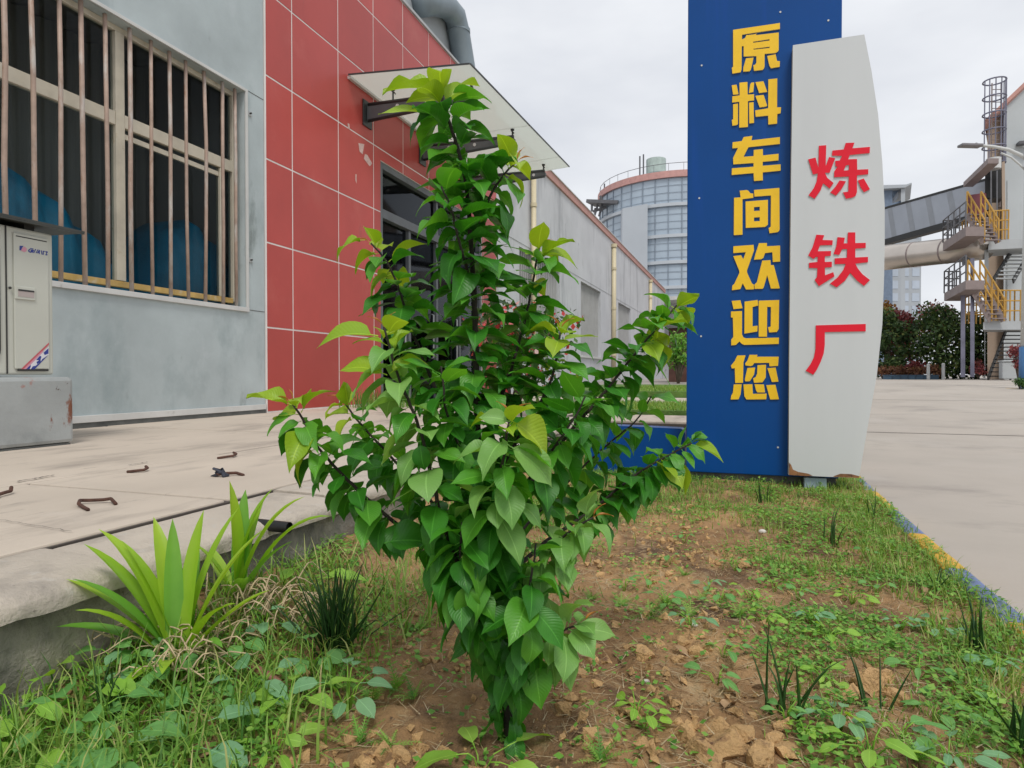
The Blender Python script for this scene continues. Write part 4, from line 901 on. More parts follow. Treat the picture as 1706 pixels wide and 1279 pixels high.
def landing(pix, d, thick, deep, mt, railm=None, railpix=None, h=1.05):
    mb = MB(); slabpoly(mb, pix, d, deep); lo = mb.obj('landing', mt, st)
    if railpix:
        mb = MB(); P = [gv(x, y, d) for x, y in railpix]; Q = [q+FH*deep*.9 for q in P]
        for L in (P, Q):
            for hh in (h, h*.66, h*.33): mb.tube([q+Vector((0, 0, hh)) for q in L], .032, 6)
            for a, b in zip(L[:-1], L[1:]):
                for t in (0, .33, .66, 1): q = a.lerp(b, t); mb.tube([q, q+Vector((0, 0, h))], .03, 6)
        for hh in (h, h*.66, h*.33): mb.tube([P[0]+Vector((0, 0, hh)), Q[0]+Vector((0, 0, hh))], .032, 6)
        mb.obj('railing', railm, lo)
    return lo
def deck(pf, df_, pn, dn, xr, th, nm='landing', rails=True):
    A = gv(*pf, df_); B = gv(*pn, dn); B.z = A.z = (A.z+B.z)/2; Cn = gv(xr, pn[1], dn); Cn.z = A.z; Df = A+(Cn-B); t = Vector((0, 0, th))
    lo = MB().hexa([A-t, B-t, Cn-t, Df-t, A, B, Cn, Df]).obj(nm, MT['landing'], st)
    if rails:
        mb = MB()
        for P in ((A, B), (A, Df)):
            for h in (1.05, .7, .36): mb.tube([P[0]+Vector((0, 0, h)), P[1]+Vector((0, 0, h))], .03, 6)
            for k in range(5): q = P[0].lerp(P[1], k/4); mb.tube([q, q+Vector((0, 0, 1.05))], .03, 6)
        mb.obj('railing', MT['far_steel'], lo)
# lower black flight against the white wall, with its landing and yellow rails
flight(gv(1646, 631, 27.6), gv(1676, 550, 29.8), .95, 12, MT['black_steel'], None, False)
slabpoly(MB(), [(1640, 630), (1641.5, 630), (1641.5, 549), (1640, 549)], 29.9, .1).obj('landing_leg', MT['plant_white'], st)
landing([(1638, 549), (1720, 549), (1720, 534), (1650, 534), (1638, 537)], 28.4, .4, 2.0, MT['landing_grey'], MT['rail_yellow'], [(1650, 534), (1668, 534), (1690, 534), (1720, 534)], 1.35)
flight(gv(1652, 535, 28.2), gv(1612, 470, 28.6), .55, 9, MT['landing'], MT['rail_yellow'])
deck((1573, 488), 30.8, (1609, 467), 26.6, 1640, .38)
flight(gv(1654, 468, 28.4), gv(1688, 414, 30.2), .9, 9, MT['black_steel'], None, False, MT['landing_grey'])
landing([(1646, 416), (1720, 412), (1720, 397), (1648, 400)], 28.6, .4, 2.0, MT['landing_grey'], MT['rail_yellow'], [(1650, 400), (1664, 399), (1680, 398)], 1.3)
flight(gv(1640, 404, 28.2), gv(1611, 356, 28.6), .62, 8, MT['landing'], MT['rail_yellow'])
deck((1571, 404), 30.3, (1609, 377), 27.0, 1640, .40)
for x0, x1, y0 in ((1600.5, 1608, 490), (1616.5, 1623.5, 430)):
    slabpoly(MB(), [(x0, 628), (x1, 628), (x1, y0), (x0, y0)], 28.6, .22).obj('column', MT['post_blue'], st)
slabpoly(MB(), [(1640, 416), (1647, 416), (1647, 550), (1640, 550)], 29.2, .25).obj('column', MT['landing_grey'], st)
slabpoly(MB(), [(1612, 325), (1640, 321), (1643, 322), (1643, 362), (1612, 362)], 29.2, 1.2).obj('maroon_box', MT['maroon'], st)
deck((1605, 303), 30.6, (1646, 264), 27.2, 1664, .22, 'awning', False)
mb = MB(); slabpoly(mb, [(1641, 282), (1668, 282), (1668, 330), (1641, 330)], 30.0, 1.0); mb.obj('dark_hatch', MT['black_steel'], st)
mb = MB(); p = gv(1655, 282, 29.6); mb.tube([p, p+Vector((0, 0, .5))], .30, 14); mb.obj('white_drum', MT['lamp_white'], st)
slabpoly(MB(), [(1669, 270), (1674, 268), (1676, 410), (1670, 410)], 29.5, .25).obj('column', MT['plant_brown'], st)
for x, y0, y1 in ((1650, 283, 400), (1660, 283, 398)): slabpoly(MB(), [(x, y1), (x+2.5, y1), (x+2.5, y0), (x, y0)], 29.4, .1).obj('column', MT['far_steel'], st)
# caged ladder
lc = thing('caged_ladder', 'rusty caged ladder rising above the plant roof edge', 'ladder', gv(1656, 270, 30.2))
pc = gv(1657, 135, 30.2); rc = 16/FPX*30.2; zt_, zb_ = pc.z, gv(1657, 272, 30.2).z
mb = MB()
for k in range(7):
    t = math.pi*(1+k/6.); mb.tube([pc+RH*rc*math.cos(t)+FH*rc*math.sin(t), Vector((pc.x, pc.y, zb_))+RH*rc*math.cos(t)+FH*rc*math.sin(t)], .026, 5)
mb.obj('cage_bar', MT['post_blue'], lc)
for k in range(6):
    z = zt_+(zb_-zt_)*k/5; mb = MB(); mb.tube([Vector((pc.x, pc.y, z))+RH*rc*math.cos(t)+FH*rc*math.sin(t) for t in [2*math.pi*j/20 for j in range(21)]], .036, 5, cap=False); mb.obj('hoop', MT['post_blue'], lc)
mb = MB()
for s in (-.22, .22): mb.tube([pc+RH*(s+.25)+FH*.2, Vector((pc.x, pc.y, zb_-2))+RH*(s+.25)+FH*.2], .03, 5)
n = int((zt_-zb_)/.3)
for k in range(n): q = Vector((pc.x, pc.y, zb_+.3*k))+FH*.2; mb.tube([q+RH*.03, q+RH*.47], .02, 5)
mb.obj('ladder', MT['landing'], lc)

# conveyor gallery and lagged pipe
cg = thing('conveyor_gallery', 'grey sheet-clad conveyor gallery climbing towards the stair tower', 'gallery', gv(1560, 360, 34))
dA, dB = 38., 30.
tA, bA, tB, bB = at(1440, 358, dA), at(1440, 408, dA), at(1650, 299, dB), at(1650, 348, dB)
off = FH*2.4
mb = MB(); mb.hexa([bA, bB, bB+off, bA+off, tA, tB, tB+off, tA+off]); mb.obj('wall', MT['gallery'], cg)
for lo_, hi, nm in ((bA-Vector((0, 0, .3)), bA, 0), (tA, tA+Vector((0, 0, .12)), 1)):
    l2, h2 = (bB-Vector((0, 0, .34)), bB) if nm == 0 else (tB, tB+Vector((0, 0, .12)))
    e = FH*-.12; mb = MB(); mb.hexa([lo_+e, l2+e, l2+off, lo_+off, hi+e-Vector((0, 0, .002)), h2+e-Vector((0, 0, .002)), h2+off, hi+off]); mb.obj('chord', MT['black_steel'], cg)
for t in (.12, .28, .44, .60, .76):
    a, b = bA.lerp(bB, t), tA.lerp(tB, t-.04); d = (bB-bA).normalized()*.16; e = FH*-.03
    mb = MB(); mb.hexa([a-d+e, a+d+e, a+d+FH*.02, a-d+FH*.02, b-d+e, b+d+e, b+d+FH*.02, b-d+FH*.02]); mb.obj('rib', MT['gallery_rib'], cg)
lp = thing('lagged_pipe', 'fat shiny metal-lagged pipe running under the conveyor gallery', 'pipe', at(1550, 420, 33))
a, b = at(1430, 434, 36.), at(1642, 411, 29.2)
mb = MB(); mb.tube([a, a.lerp(b, .33), a.lerp(b, .66), b], [.68, .66, .62, .58], 24); mb.obj('lagging', MT['pipe_metal'], lp, smooth=True)
mb = MB()
for t in (.24, .50, .74): q = a.lerp(b, t); dd = (b-a).normalized()*.04; mb.tube([q-dd, q+dd], .685-.1*t+.01, 24)
mb.obj('band', MT['landing'], lp)
mb = MB(); mb.tube([at(1612, 424, 29.8), at(1612, 440, 29.8)], .22, 10); mb.obj('saddle', MT['far_steel'], lp)

# far towers
def tower(name, label, x0, x1, ytop, D, deep, cols, rows, ybase=624):
    o = thing(name, label, 'tower', at((x0+x1)/2, 624, D))
    a, b = at(x0, 624, D), at(x1, 624, D); zt_ = at(x0, ytop, D).z; f = FH*deep
    mb = MB(); mb.hexa([(a.x, a.y, 0), (b.x, b.y, 0), (b.x+f.x, b.y+f.y, 0), (a.x+f.x, a.y+f.y, 0), (a.x, a.y, zt_), (b.x, b.y, zt_), (b.x+f.x, b.y+f.y, zt_), (a.x+f.x, a.y+f.y, zt_)]); mb.obj('wall', MT['tower'], o)
    fh = zt_/rows; wv_ = (b-a)/cols
    for r in range(rows):
        for c_ in range(cols):
            p = a+wv_*(c_+.16); q = a+wv_*(c_+.84); z0, z1 = fh*(r+.18), fh*(r+.82); e = FH*-.06
            mb = MB(); mb.hexa([(p.x+e.x, p.y+e.y, z0), (q.x+e.x, q.y+e.y, z0), (q.x, q.y, z0), (p.x, p.y, z0), (p.x+e.x, p.y+e.y, z1), (q.x+e.x, q.y+e.y, z1), (q.x, q.y, z1), (p.x, p.y, z1)]); mb.obj('window', MT['tower_win'], o)
    return o
t1 = tower('apartment_tower', 'far pale apartment tower with square windows seen under the fat pipe', 1462, 1533, 360, 130, 18, 4, 13)
for k in range(12):
    a = at(1473, 624, 128.6); z = 2.4+2.6*k; mb = MB(); mb.box(a.x-1.3, a.x+1.3, a.y-.2, a.y+1.5, z, z+.9); mb.obj('balcony', MT['tower'], t1)
t2 = thing('headframe_tower', 'far blue-topped concrete tower rising behind the conveyor gallery', 'tower', at(1490, 624, 100))
slabpoly(MB(), [(1440, 624), (1487, 624), (1487, 312), (1440, 306)], 100, 8).obj('shaft', MT['tower_blue'], t2)
slabpoly(MB(), [(1436, 309), (1510, 307), (1519, 304), (1519, 306), (1508, 312), (1436, 316)], 99, 10).obj('roof', MT['tower'], t2)
slabpoly(MB(), [(1501, 624), (1508, 624), (1508, 311), (1501, 311)], 99.5, 2).obj('column', MT['tower'], t2)
slabpoly(MB(), [(1487, 338), (1501, 334), (1501, 340), (1487, 350)], 100, 6).obj('deck', MT['tower_blue'], t2)
slabpoly(MB(), [(1487, 311), (1501, 311), (1488, 330)], 100.5, 4).obj('deck', MT['tower_blue'], t2)

# street lamp whose pole stands at the kerb
lmp = thing('street_lamp', 'white street lamp with a blue foot and a long curved arm', 'street lamp', at(1707, 656, 16.5))
bq = at(1709, 656, 16.5); r0 = .125
mb = MB(); mb.tube([bq+Vector((0, 0, 1.22)), (bq.x, bq.y, at(1709, 250, 16.5).z)], [.125, .085], 16); mb.obj('pole', MT['lamp_white'], lmp, smooth=True)
mb = MB(); mb.tube([bq-Vector((0, 0, .3)), bq+Vector((0, 0, 1.219))], .150, 16); mb.obj('foot', MT['lamp_blue'], lmp, smooth=True)
mb = MB(); mb.tube([at(x, y, 16.5) for x, y in ((1709, 264), (1700, 258), (1680, 249), (1655, 244), (1630, 242))], [.05, .05, .045, .04, .035], 8); mb.obj('arm', MT['lamp_white'], lmp, smooth=True)
mb = MB(); mb.tube([at(x, y, 16.5) for x, y in ((1709, 284), (1700, 275), (1685, 262), (1668, 255))], .025, 8); mb.obj('brace', MT['lamp_white'], lmp, smooth=True)
a, b = at(1634, 243, 16.5), at(1599, 242, 16.5)
mb = MB(); mb.beam(a, b, .22, .07); mb.beam(a.lerp(b, .2)+Vector((0, 0, .05)), a.lerp(b, .3)+Vector((0, 0, .05)), .1, .05); mb.obj('lamp_head', MT['lamp_head'], lmp, bevel=.02)
yb_ = onZ(1688, 650, .30)

# ================================================================== PLANTS
def leaf_mesh(name, mat, wid=.30, droop=.35, fold=.30, wave=.03, ns=9, na=4, tip=1.0, twist=0., pet=.12, seed=0):
    """unit-length ovate leaf along +Y, top side +Z, with a short stalk"""
    r = random.Random(seed); V = []; F = []; UV = []
    for j in range(ns+1):
        t = j/ns
        w = wid*2.02*(t**.62)*((1-t)**(.86*tip)) if 0 < t < 1 else (.0)
        if t > .75: w *= .84
        if t > .86: w *= .72
        th = droop*t*1.35; y = math.sin(th)/(droop*1.35) if droop > 1e-3 else t; z = -(1-math.cos(th))/(droop*1.35) if droop > 1e-3 else 0
        cx = twist*.10*math.sin(t*2.4)
        for k in range(na+1):
            u = k/na*2-1; tw = twist*t*.5
            zz = abs(u)*w*fold + wave*math.sin(t*9+u*2+seed)*abs(u)
            xx = u*w*math.cos(fold*.9*abs(u))
            V.append((cx+xx*math.cos(tw)-zz*math.sin(tw), y+pet, z+xx*math.sin(tw)+zz*math.cos(tw))); UV.append((k/na, t))
    for j in range(ns):
        for k in range(na): a = j*(na+1)+k; F.append((a, a+1, a+na+2, a+na+1))
    if pet:
        b = len(V); q = .012
        for (x, y, z) in ((-q, 0, 0), (q, 0, 0), (0, 0, .02), (-q, pet+.03, 0), (q, pet+.03, 0), (0, pet+.03, .014)): V.append((x, y, z)); UV.append((.5, .02))
        F += [(b, b+1, b+4, b+3), (b+1, b+2, b+5, b+4), (b+2, b, b+3, b+5)]
    me = bpy.data.meshes.new(name); me.from_pydata(V, [], F); me.materials.append(mat)
    ul = me.uv_layers.new(name='UVMap'); li = [i for f in F for i in f]
    for k, i in enumerate(li): ul.data[k].uv = UV[i]
    me.polygons.foreach_set('use_smooth', [True]*len(F)); me.update(); return me
def frame(axis, normal):
    a = axis.normalized(); n = (normal-a*normal.dot(a)).normalized(); x = a.cross(n)
    return Matrix((x, a, n)).transposed().to_quaternion()
def catmull(P, step):
    P = [Vector(p) for p in P]; Q = [P[0]*2-P[1]]+P+[P[-1]*2-P[-2]]; out = []
    for i in range(1, len(Q)-2):
        n = max(2, int((Q[i+1]-Q[i]).length/step))
        for k in range(n):
            t = k/n; p0, p1, p2, p3 = Q[i-1:i+3]
            out.append(.5*((2*p1)+(p2-p0)*t+(2*p0-5*p1+4*p2-p3)*t*t+(3*p1-p0-3*p2+p3)*t**3))
    out.append(P[-1]); return out

LM = {}
for nm, mt, fo in (('dark', 'leaf_dark', .32), ('mid', 'leaf_mid', .35), ('pale', 'leaf_pale', .30), ('young', 'leaf_young', .45)):
    LM[nm] = [leaf_mesh('leaf', MT[mt], wid=.375+.04*(k % 3), droop=.25+.9*((k*3) % 10)/9, fold=fo+.22*((k*7) % 5-2)/2, wave=.012+.022*(k % 4), tip=1.0, twist=(-1)**k*.35, seed=k*3+1) for k in range(10)]
LM['bud'] = [leaf_mesh('bud_leaf', MT['leaf_bud'], wid=.13, droop=.6, fold=.9, seed=k) for k in range(2)]

TB = onZ(855, 1240, .10); TB.z = float(soil_h(TB.x, TB.y))
TD = (TB-EYE).dot(FWD)
tree = thing('sapling', 'bushy young broad-leaved sapling planted in the bed between forecourt and road', 'sapling', TB)
lr = random.Random(21)
# shoots: (pixel x, pixel y, metres nearer(-)/farther(+) than the stem foot), radius, leaf count, mean droop, tip kind, first leaf fraction
SH = [
 ('trunk', [(855, 1240, 0), (838, 1120, .01), (815, 980, .02), (803, 860, .03), (796, 720, .04), (793, 600, .05), (790, 480, .05), (783, 380, .05), (776, 300, .05), (757, 230, .045), (741, 178, .04), (733, 150, .04)], (.0125, .003), 100, .62, 'top', .05),
 ('branch', [(826, 1060, .01), (772, 960, -.05), (735, 860, -.08), (712, 760, -.09), (690, 690, -.09), (664, 630, -.08), (648, 575, -.08), (640, 545, -.08)], (.006, .002), 24, .70, 'shoot', .25),
 ('branch', [(800, 800, .03), (740, 680, .10), (690, 560, .14), (660, 470, .15), (640, 430, .15), (618, 405, .15)], (.006, .002), 25, .38, 'young', .28),
 ('branch', [(822, 1010, .02), (735, 925, .02), (655, 868, .0), (580, 800, -.02), (530, 745, -.03), (505, 700, -.03), (487, 672, -.03)], (.006, .002), 18, .62, 'young', .42),
 ('branch', [(818, 1000, .01), (825, 880, -.10), (835, 790, -.15), (842, 735, -.16), (850, 695, -.16)], (.006, .002), 24, .62, 'shoot', .12),
 ('branch', [(800, 760, .04), (840, 650, .09), (868, 560, .12), (884, 490, .13), (893, 440, .13), (899, 412, .13)], (.005, .002), 24, .40, 'young', .25),
 ('branch', [(805, 830, .03), (870, 720, .05), (915, 640, .06), (930, 580, .06), (934, 548, .06)], (.005, .002), 20, .52, 'young', .30),
 ('branch', [(808, 900, .03), (880, 810, .12), (945, 725, .18), (1010, 650, .22), (1065, 580, .24), (1105, 535, .25), (1128, 508, .25)], (.006, .002), 30, .58, 'young', .38),
 ('branch', [(818, 990, .03), (900, 910, .14), (985, 850, .20), (1060, 790, .23), (1115, 758, .24), (1152, 738, .24)], (.006, .002), 22, .60, 'young', .48),
 ('branch', [(825, 1050, .0), (880, 960, -.02), (925, 905, -.03), (965, 875, -.03), (988, 862, -.03)], (.0045, .0018), 14, .48, 'pale', .40),
 ('branch', [(842, 1130, .0), (890, 1085, -.03), (935, 1052, -.04), (972, 1038, -.04)], (.004, .0018), 10, .50, 'pale', .20),
 ('branch', [(812, 960, .02), (740, 860, .10), (660, 770, .13), (600, 705, .15), (572, 668, .16)], (.005, .002), 16, .60, 'young', .30),
 ('branch', [(800, 850, .03), (770, 760, -.04), (745, 690, -.07), (738, 640, -.08), (735, 610, -.08)], (.004, .0018), 14, .60, 'mix', .15),
 ('branch', [(808, 900, .03), (880, 800, .0), (930, 735, -.02), (960, 690, -.02), (975, 660, -.02)], (.004, .0018), 15, .60, 'mix', .2),
 ('branch', [(812, 950, .02), (900, 850, .22), (990, 760, .30), (1060, 700, .33), (1085, 660, .34)], (.004, .0018), 14, .60, 'mix', .35),
 ('branch', [(790, 500, .05), (770, 420, .0), (752, 350, -.01), (735, 310, -.02)], (.004, .0018), 9, .60, 'mix', .1),
 ('branch', [(785, 400, .05), (815, 330, .06), (840, 290, .06), (862, 268, .06)], (.004, .0018), 8, .40, 'young', .2),
 ('branch', [(845, 1160, .0), (862, 1100, -.05), (872, 1040, -.09), (885, 960, -.11), (893, 905, -.11)], (.004, .0018), 14, .78, 'dark', .15),
 ('branch', [(835, 1090, .0), (790, 1020, -.07), (768, 940, -.10), (770, 870, -.12)], (.004, .0018), 18, .90, 'dark', .20),
]
nleaf = 0
LS = []
def put_leaf(kind, p, axis, normal, size):
    LS.append((kind, lr.randrange(len(LM[kind])), Vector(p), frame(axis, normal), size, lr.uniform(.9, 1.12)))
for nm, pts, (ra, rb), cnt, drp, tip, f0 in SH:
    P = [EYE+ray(x, y)*(TD+d) for x, y, d in pts]
    if nm == 'trunk': P[0] = TB-Vector((0, 0, .03))
    C = catmull(P, .012); m = len(C)
    for k in range(2, m-2): C[k] = C[k]+Vector((lr.uniform(-1, 1), lr.uniform(-1, 1), 0))*.0012
    tipw = [min(1, max(0, (k/m-.72)/.25)) for k in range(m)]
    br = MB().tube(C, [ra+(rb-ra)*(k/(m-1))**.8 for k in range(m)], 7).obj(nm, MT['bark_dark'], tree, smooth=True)
    az = lr.uniform(0, 6.28); cnt = int(cnt*2.5)
    for k in range(cnt):
        f = f0+(1-f0)*((k+.5)/cnt)**.92; i = min(m-2, int(f*(m-1))); p = C[i]; t = (C[min(m-1, i+2)]-C[max(0, i-2)]).normalized()
        az += 2.399+lr.uniform(-.35, .35)
        oh = Vector((math.cos(az), math.sin(az), 0)); side = (oh-t*oh.dot(t)); side.normalize()
        hz = p.z-TB.z; hd = float(np.interp(hz, [0, .35, .6, .8, 1.0, 1.25], [.95, .66, .34, .20, .14, .06]))
        d = hd*(1.05-.35*f)+lr.gauss(0, .15)
        end = (k >= cnt-4)
        if end: d = lr.uniform(-.30, .12)
        ax_ = side*math.cos(d)*1.0 + t*(.30 if not end else .55) + Vector((0, 0, -1))*math.sin(d)*1.25
        nrm = Vector((0, 0, 1))*(.72)+side*(.50 if hz < .6 else .22)+t*.25+Vector((lr.gauss(0, .2), lr.gauss(0, .2), 0))
        s = lr.uniform(.052, .090)
        if nm == 'trunk' and f < .16: s *= .78
        if hz > .75: s = lr.uniform(.062, .096)
        if nm == 'trunk' and hz > .70 and lr.random() < .15: continue
        if f > .92 and tip != 'top': s *= .88
        kind = 'dark'
        if f > .55 and lr.random() < .30: kind = 'mid'
        if tip == 'pale': kind = 'mid' if f < .55 else 'pale'
        elif tip == 'shoot' and f > .55: kind = lr.choice(['mid', 'pale', 'pale'])
        if tip == 'young' and f > .82: kind = lr.choice(['mid', 'young', 'dark'])
        if tip == 'top' and f > .90: kind = lr.choice(['mid', 'dark'])
        if tip not in ('pale', 'dark') and end: kind = 'mid' if tip == 'mix' else 'young'
        put_leaf(kind, p+side*ra*.6, ax_, nrm, s)
    if tip not in ('dark', 'mix'):
        t = (C[-1]-C[-4]).normalized()
        for sgn in (-1, 1): put_leaf('bud', C[-1], t+Vector((RGT.x*sgn*.6, RGT.y*sgn*.6, .15)), Vector((0, 0, 1))-t*.4, lr.uniform(.028, .040))
# a few leaves read singly off the photograph: (stalk px, tip px, nearer, kind)
for (x0, y0, x1, y1, d, kind, nz) in [
    (733, 152, 640, 133, .04, 'young', .9), (738, 175, 785, 122, .02, 'young', .2), (722, 190, 632, 176, .03, 'young', .8), (645, 625, 566, 592, -.10, 'young', .8), (650, 622, 706, 575, -.09, 'young', .6),
    (630, 560, 520, 542, -.08, 'young', .9), (893, 430, 968, 408, .13, 'young', .8), (1126, 512, 1180, 530, .25, 'young', .9), (486, 675, 414, 648, -.03, 'young', .8), (490, 690, 434, 712, -.03, 'mid', .8),
    (1150, 740, 1212, 757, .24, 'young', .8), (1150, 735, 1180, 712, .24, 'young', .8), (850, 700, 936, 745, -.18, 'young', .6), (850, 702, 800, 690, -.18, 'pale', .4), (845, 740, 935, 800, -.19, 'pale', .6),
    (700, 735, 707, 790, -.13, 'dark', .1), (955, 1048, 1030, 1050, -.05, 'pale', .6), (935, 1065, 912, 1000, -.05, 'pale', .3), (775, 965, 785, 1050, -.14, 'mid', .1), (640, 905, 735, 880, -.06, 'dark', .6), (608, 400, 536, 402, .15, 'young', .9)]:
    p, q = EYE+ray(x0, y0)*(TD+d), EYE+ray(x1, y1)*(TD+d-.01); a = q-p
    o = put_leaf(kind, p, a, Vector((0, 0, nz))-FWD*(1-nz*.6)+Vector((0, 0, .1)), a.length/1.08)

# the 300 leaves that show largest are parts, the hindmost stay one inner mass
def rank_(q):
    rel_ = q[2]-EYE; d_ = rel_.dot(FWD); off_ = abs(rel_.dot(RGT)/d_*FPX+CX-810)
    return (d_-TD)-1.2*q[4]-(.25 if q[0] in ('young', 'bud', 'pale') else 0)-.10*min(1, off_/300)-(.12 if q[2].z > 1.05 else 0)
LS.sort(key=rank_)
for kind, mi, p, q, size, ws_ in LS[:300]:
    o = link('bud_leaf' if kind == 'bud' else 'leaf', LM[kind][mi], tree, p, q); o.scale = (size*ws_, size, size); nleaf += 1
V, F, UV, sl = [], [], [], []; k0 = 0
for kind, mi, p, q, size, ws_ in LS[300:]:
    me = LM['dark' if kind == 'bud' else kind][mi % 6]; u = me.uv_layers[0].data; uvv = np.zeros((len(me.vertices), 2))
    for lp_ in me.loops: uvv[lp_.vertex_index] = u[lp_.index].uv
    mw = Matrix.Translation(p) @ q.to_matrix().to_4x4()
    V += [tuple(mw @ (Vector(v.co)*size)) for v in me.vertices]; UV.append(uvv)
    for pl_ in me.polygons:
        if len(pl_.vertices) == 4: F.append(tuple(i+k0 for i in pl_.vertices)); sl.append(kind in ('mid', 'young', 'pale'))
    k0 += len(me.vertices)
o = arrays_obj('inner_leaves', np.array(V), np.array([f for f in F]), MT['leaf_dark'], np.concatenate(UV), tree, smooth=True); o['kind'] = 'stuff'
o.data.materials.append(MT['leaf_mid']); o.data.polygons.foreach_set('material_index', [1 if sl[i] else 0 for i in range(len(F))])

# ---- strap-leaved lilies
def strap(name, base, az, lean, length, width, mat, parent, curl=1.2, ns=11, seed=0):
    r = random.Random(seed); V = []; F = []; UV = []
    d = Vector((math.cos(az), math.sin(az), 0)); sd_ = Vector((-math.sin(az), math.cos(az), 0)); p = Vector(base); a = lean
    for j in range(ns+1):
        t = j/ns; w = width*(.48+1.2*t**.8)*(1-t**2.2)**.9 if t < 1 else 0
        dirv = d*math.sin(a)+Vector((0, 0, 1))*math.cos(a); nrm = -d*math.cos(a)+Vector((0, 0, 1))*math.sin(a)
        for k in range(5):
            u = k/2-1; V.append(tuple(p+sd_*u*w*.5+nrm*(abs(u)**1.3*w*.16))); UV.append((k/4, t))
        p = p+dirv*(length/ns); a += curl/ns*(t*1.8)
    for j in range(ns):
        for k in range(4): q = j*5+k; F.append((q, q+1, q+6, q+5))
    o = arrays_obj(name, np.array(V), np.array(F), mat, np.array(UV), parent, smooth=True); return o
def rad(deg): return math.radians(deg)
SA = math.degrees(PSI)           # azimuth of the picture's right
def sh(x, y):                     # where a sight line meets the soil
    z = .10
    for _ in range(8):
        q = onZ(x, y, z); z = .5*z+.5*float(soil_h(max(-1.34, q.x), q.y))
    return Vector((max(-1.30, q.x), q.y, float(soil_h(max(-1.30, q.x), q.y))))
lb = sh(298, 1108)
l1 = thing('strap_leaved_lily', 'bright green lily with broad strap leaves fanning over the kerb corner', 'lily', lb)
for k, (a, le, L, w, c, dk) in enumerate([(198, .72, .33, .058, .45, 0), (188, .48, .36, .060, .60, 0), (206, .92, .28, .060, .75, 1), (176, .34, .38, .056, .9, 0), (215, .60, .26, .05, 1.0, 0), (140, .26, .36, .050, .55, 0), (120, .10, .34, .044, .25, 1), (20, .42, .36, .058, .6, 0), (40, .26, .38, .050, .5, 0),
        (0, .75, .28, .050, .6, 0), (100, .35, .30, .046, .5, 1), (70, .12, .36, .050, .3, 0), (-20, .55, .24, .044, 1.1, 0), (200, .60, .32, .050, .7, 1), (185, .35, .33, .046, .45, 0), (-70, 1.0, .20, .040, 1.1, 0), (-100, 1.2, .19, .034, 1.2, 0), (-40, .85, .22, .036, 1.3, 1)]):
    strap('leaf', lb+Vector((rr.uniform(-.014, .014), rr.uniform(-.014, .014), 0)), rad(a+SA), le, L, w, MT['lily_dark' if dk else 'lily'], l1, c, seed=k)
lb2 = sh(396, 1005)
l2 = thing('strap_leaved_lily', 'smaller upright lily fan growing right against the kerb by the drain stub', 'lily', lb2)
for k, (a, le, L, w, c, dk) in enumerate([(170, .04, .34, .060, .15, 0), (24, .16, .33, .072, .7, 0), (14, .30, .35, .066, 1.2, 0), (4, .45, .36, .056, 1.6, 0), (60, .2, .28, .046, .5, 0), (-10, .6, .25, .046, .7, 1), (200, .4, .22, .04, .7, 0), (-60, .8, .2, .04, .8, 1), (150, .65, .22, .044, .6, 0), (95, .1, .31, .05, .4, 1)]):
    strap('leaf', lb2+Vector((rr.uniform(-.012, .012), rr.uniform(-.012, .012), 0)), rad(a+SA), le, L, w, MT['lily_dark' if dk else 'lily'], l2, c, seed=k+30)
lb3 = sh(570, 880)

LANDM = {'the sapling foot': (855, 1240), 'the big dark chive clump': (560, 1085), 'the red fallen fruit': (976, 1006), 'the round pale pebble': (1270, 888), 'the four-bladed chive tuft': (1305, 1185), 'the chive tuft by the road kerb': (1628, 1085), 'the kerb lily': (292, 1062), 'the dry cane': (438, 1140), 'the leaning chive tuft': (1470, 1190), 'the chive tuft in the grass': (1385, 905)}
ORD = ['nearest', 'second nearest', 'third nearest', 'fourth nearest', 'fifth nearest', 'sixth nearest', 'seventh nearest', 'eighth nearest', 'ninth nearest', 'tenth nearest', 'eleventh nearest', 'twelfth nearest']
def ranked(base, pts):
    out = [None]*len(pts); by = {}
    for i, (x, y) in enumerate(pts):
        d, nm = min((math.hypot(x-a, (y-b)*1.6), nm) for nm, (a, b) in LANDM.items()); by.setdefault(nm, []).append((d, i))
    for nm, L in by.items():
        for k, (d, i) in enumerate(sorted(L)): out[i] = '%s, %s to %s' % (base, ORD[min(k, 11)], nm)
    return out

# ---- tubular chives: dark thin blades
def chive(label, x, y, n, L, spread, seed, tall=1.):
    b = sh(x, y); r = random.Random(seed); o = thing('chive_clump', label, 'chives', b, 'chive clumps in the bed')
    V, F, UV = [], [], []
    for k in range(n):
        a = r.uniform(0, 6.28); le = abs(r.gauss(0, spread)); l = L*r.uniform(.55, 1.12); w = r.uniform(.0022, .0042); p = b+Vector((r.gauss(0, .016), r.gauss(0, .016), -.01)); d = Vector((math.cos(a), math.sin(a), 0)); ns = 7; k0 = len(V); cu = r.uniform(.0, .35) if r.random() < .72 else r.uniform(.6, 1.5)
        for j in range(ns+1):
            t = j/ns; ww = w*(1-t**2.5)+.0003
            s = Vector((-d.y, d.x, 0))
            for q in range(3): ang = q*2.094; V.append(tuple(p+s*ww*math.cos(ang)+d*ww*math.sin(ang))); UV.append((r.random()*.2+.4, t))
            dirv = d*math.sin(le)+Vector((0, 0, 1))*math.cos(le); p = p+dirv*(l/ns); le += cu/ns*t*2
        for j in range(ns):
            for q in range(3): F.append((k0+j*3+q, k0+j*3+(q+1) % 3, k0+j*3+3+(q+1) % 3, k0+j*3+3+q))
    arrays_obj('blades', np.array(V), np.array(F), MT['chive'], np.array(UV), o, smooth=True)
chive('large dark spiky chive clump between the lily and the sapling', 560, 1085, 95, .235, .42, 1)
chive('chive tuft with four tall blades on the tan soil nearest the sapling', 1305, 1185, 9, .20, .22, 2)
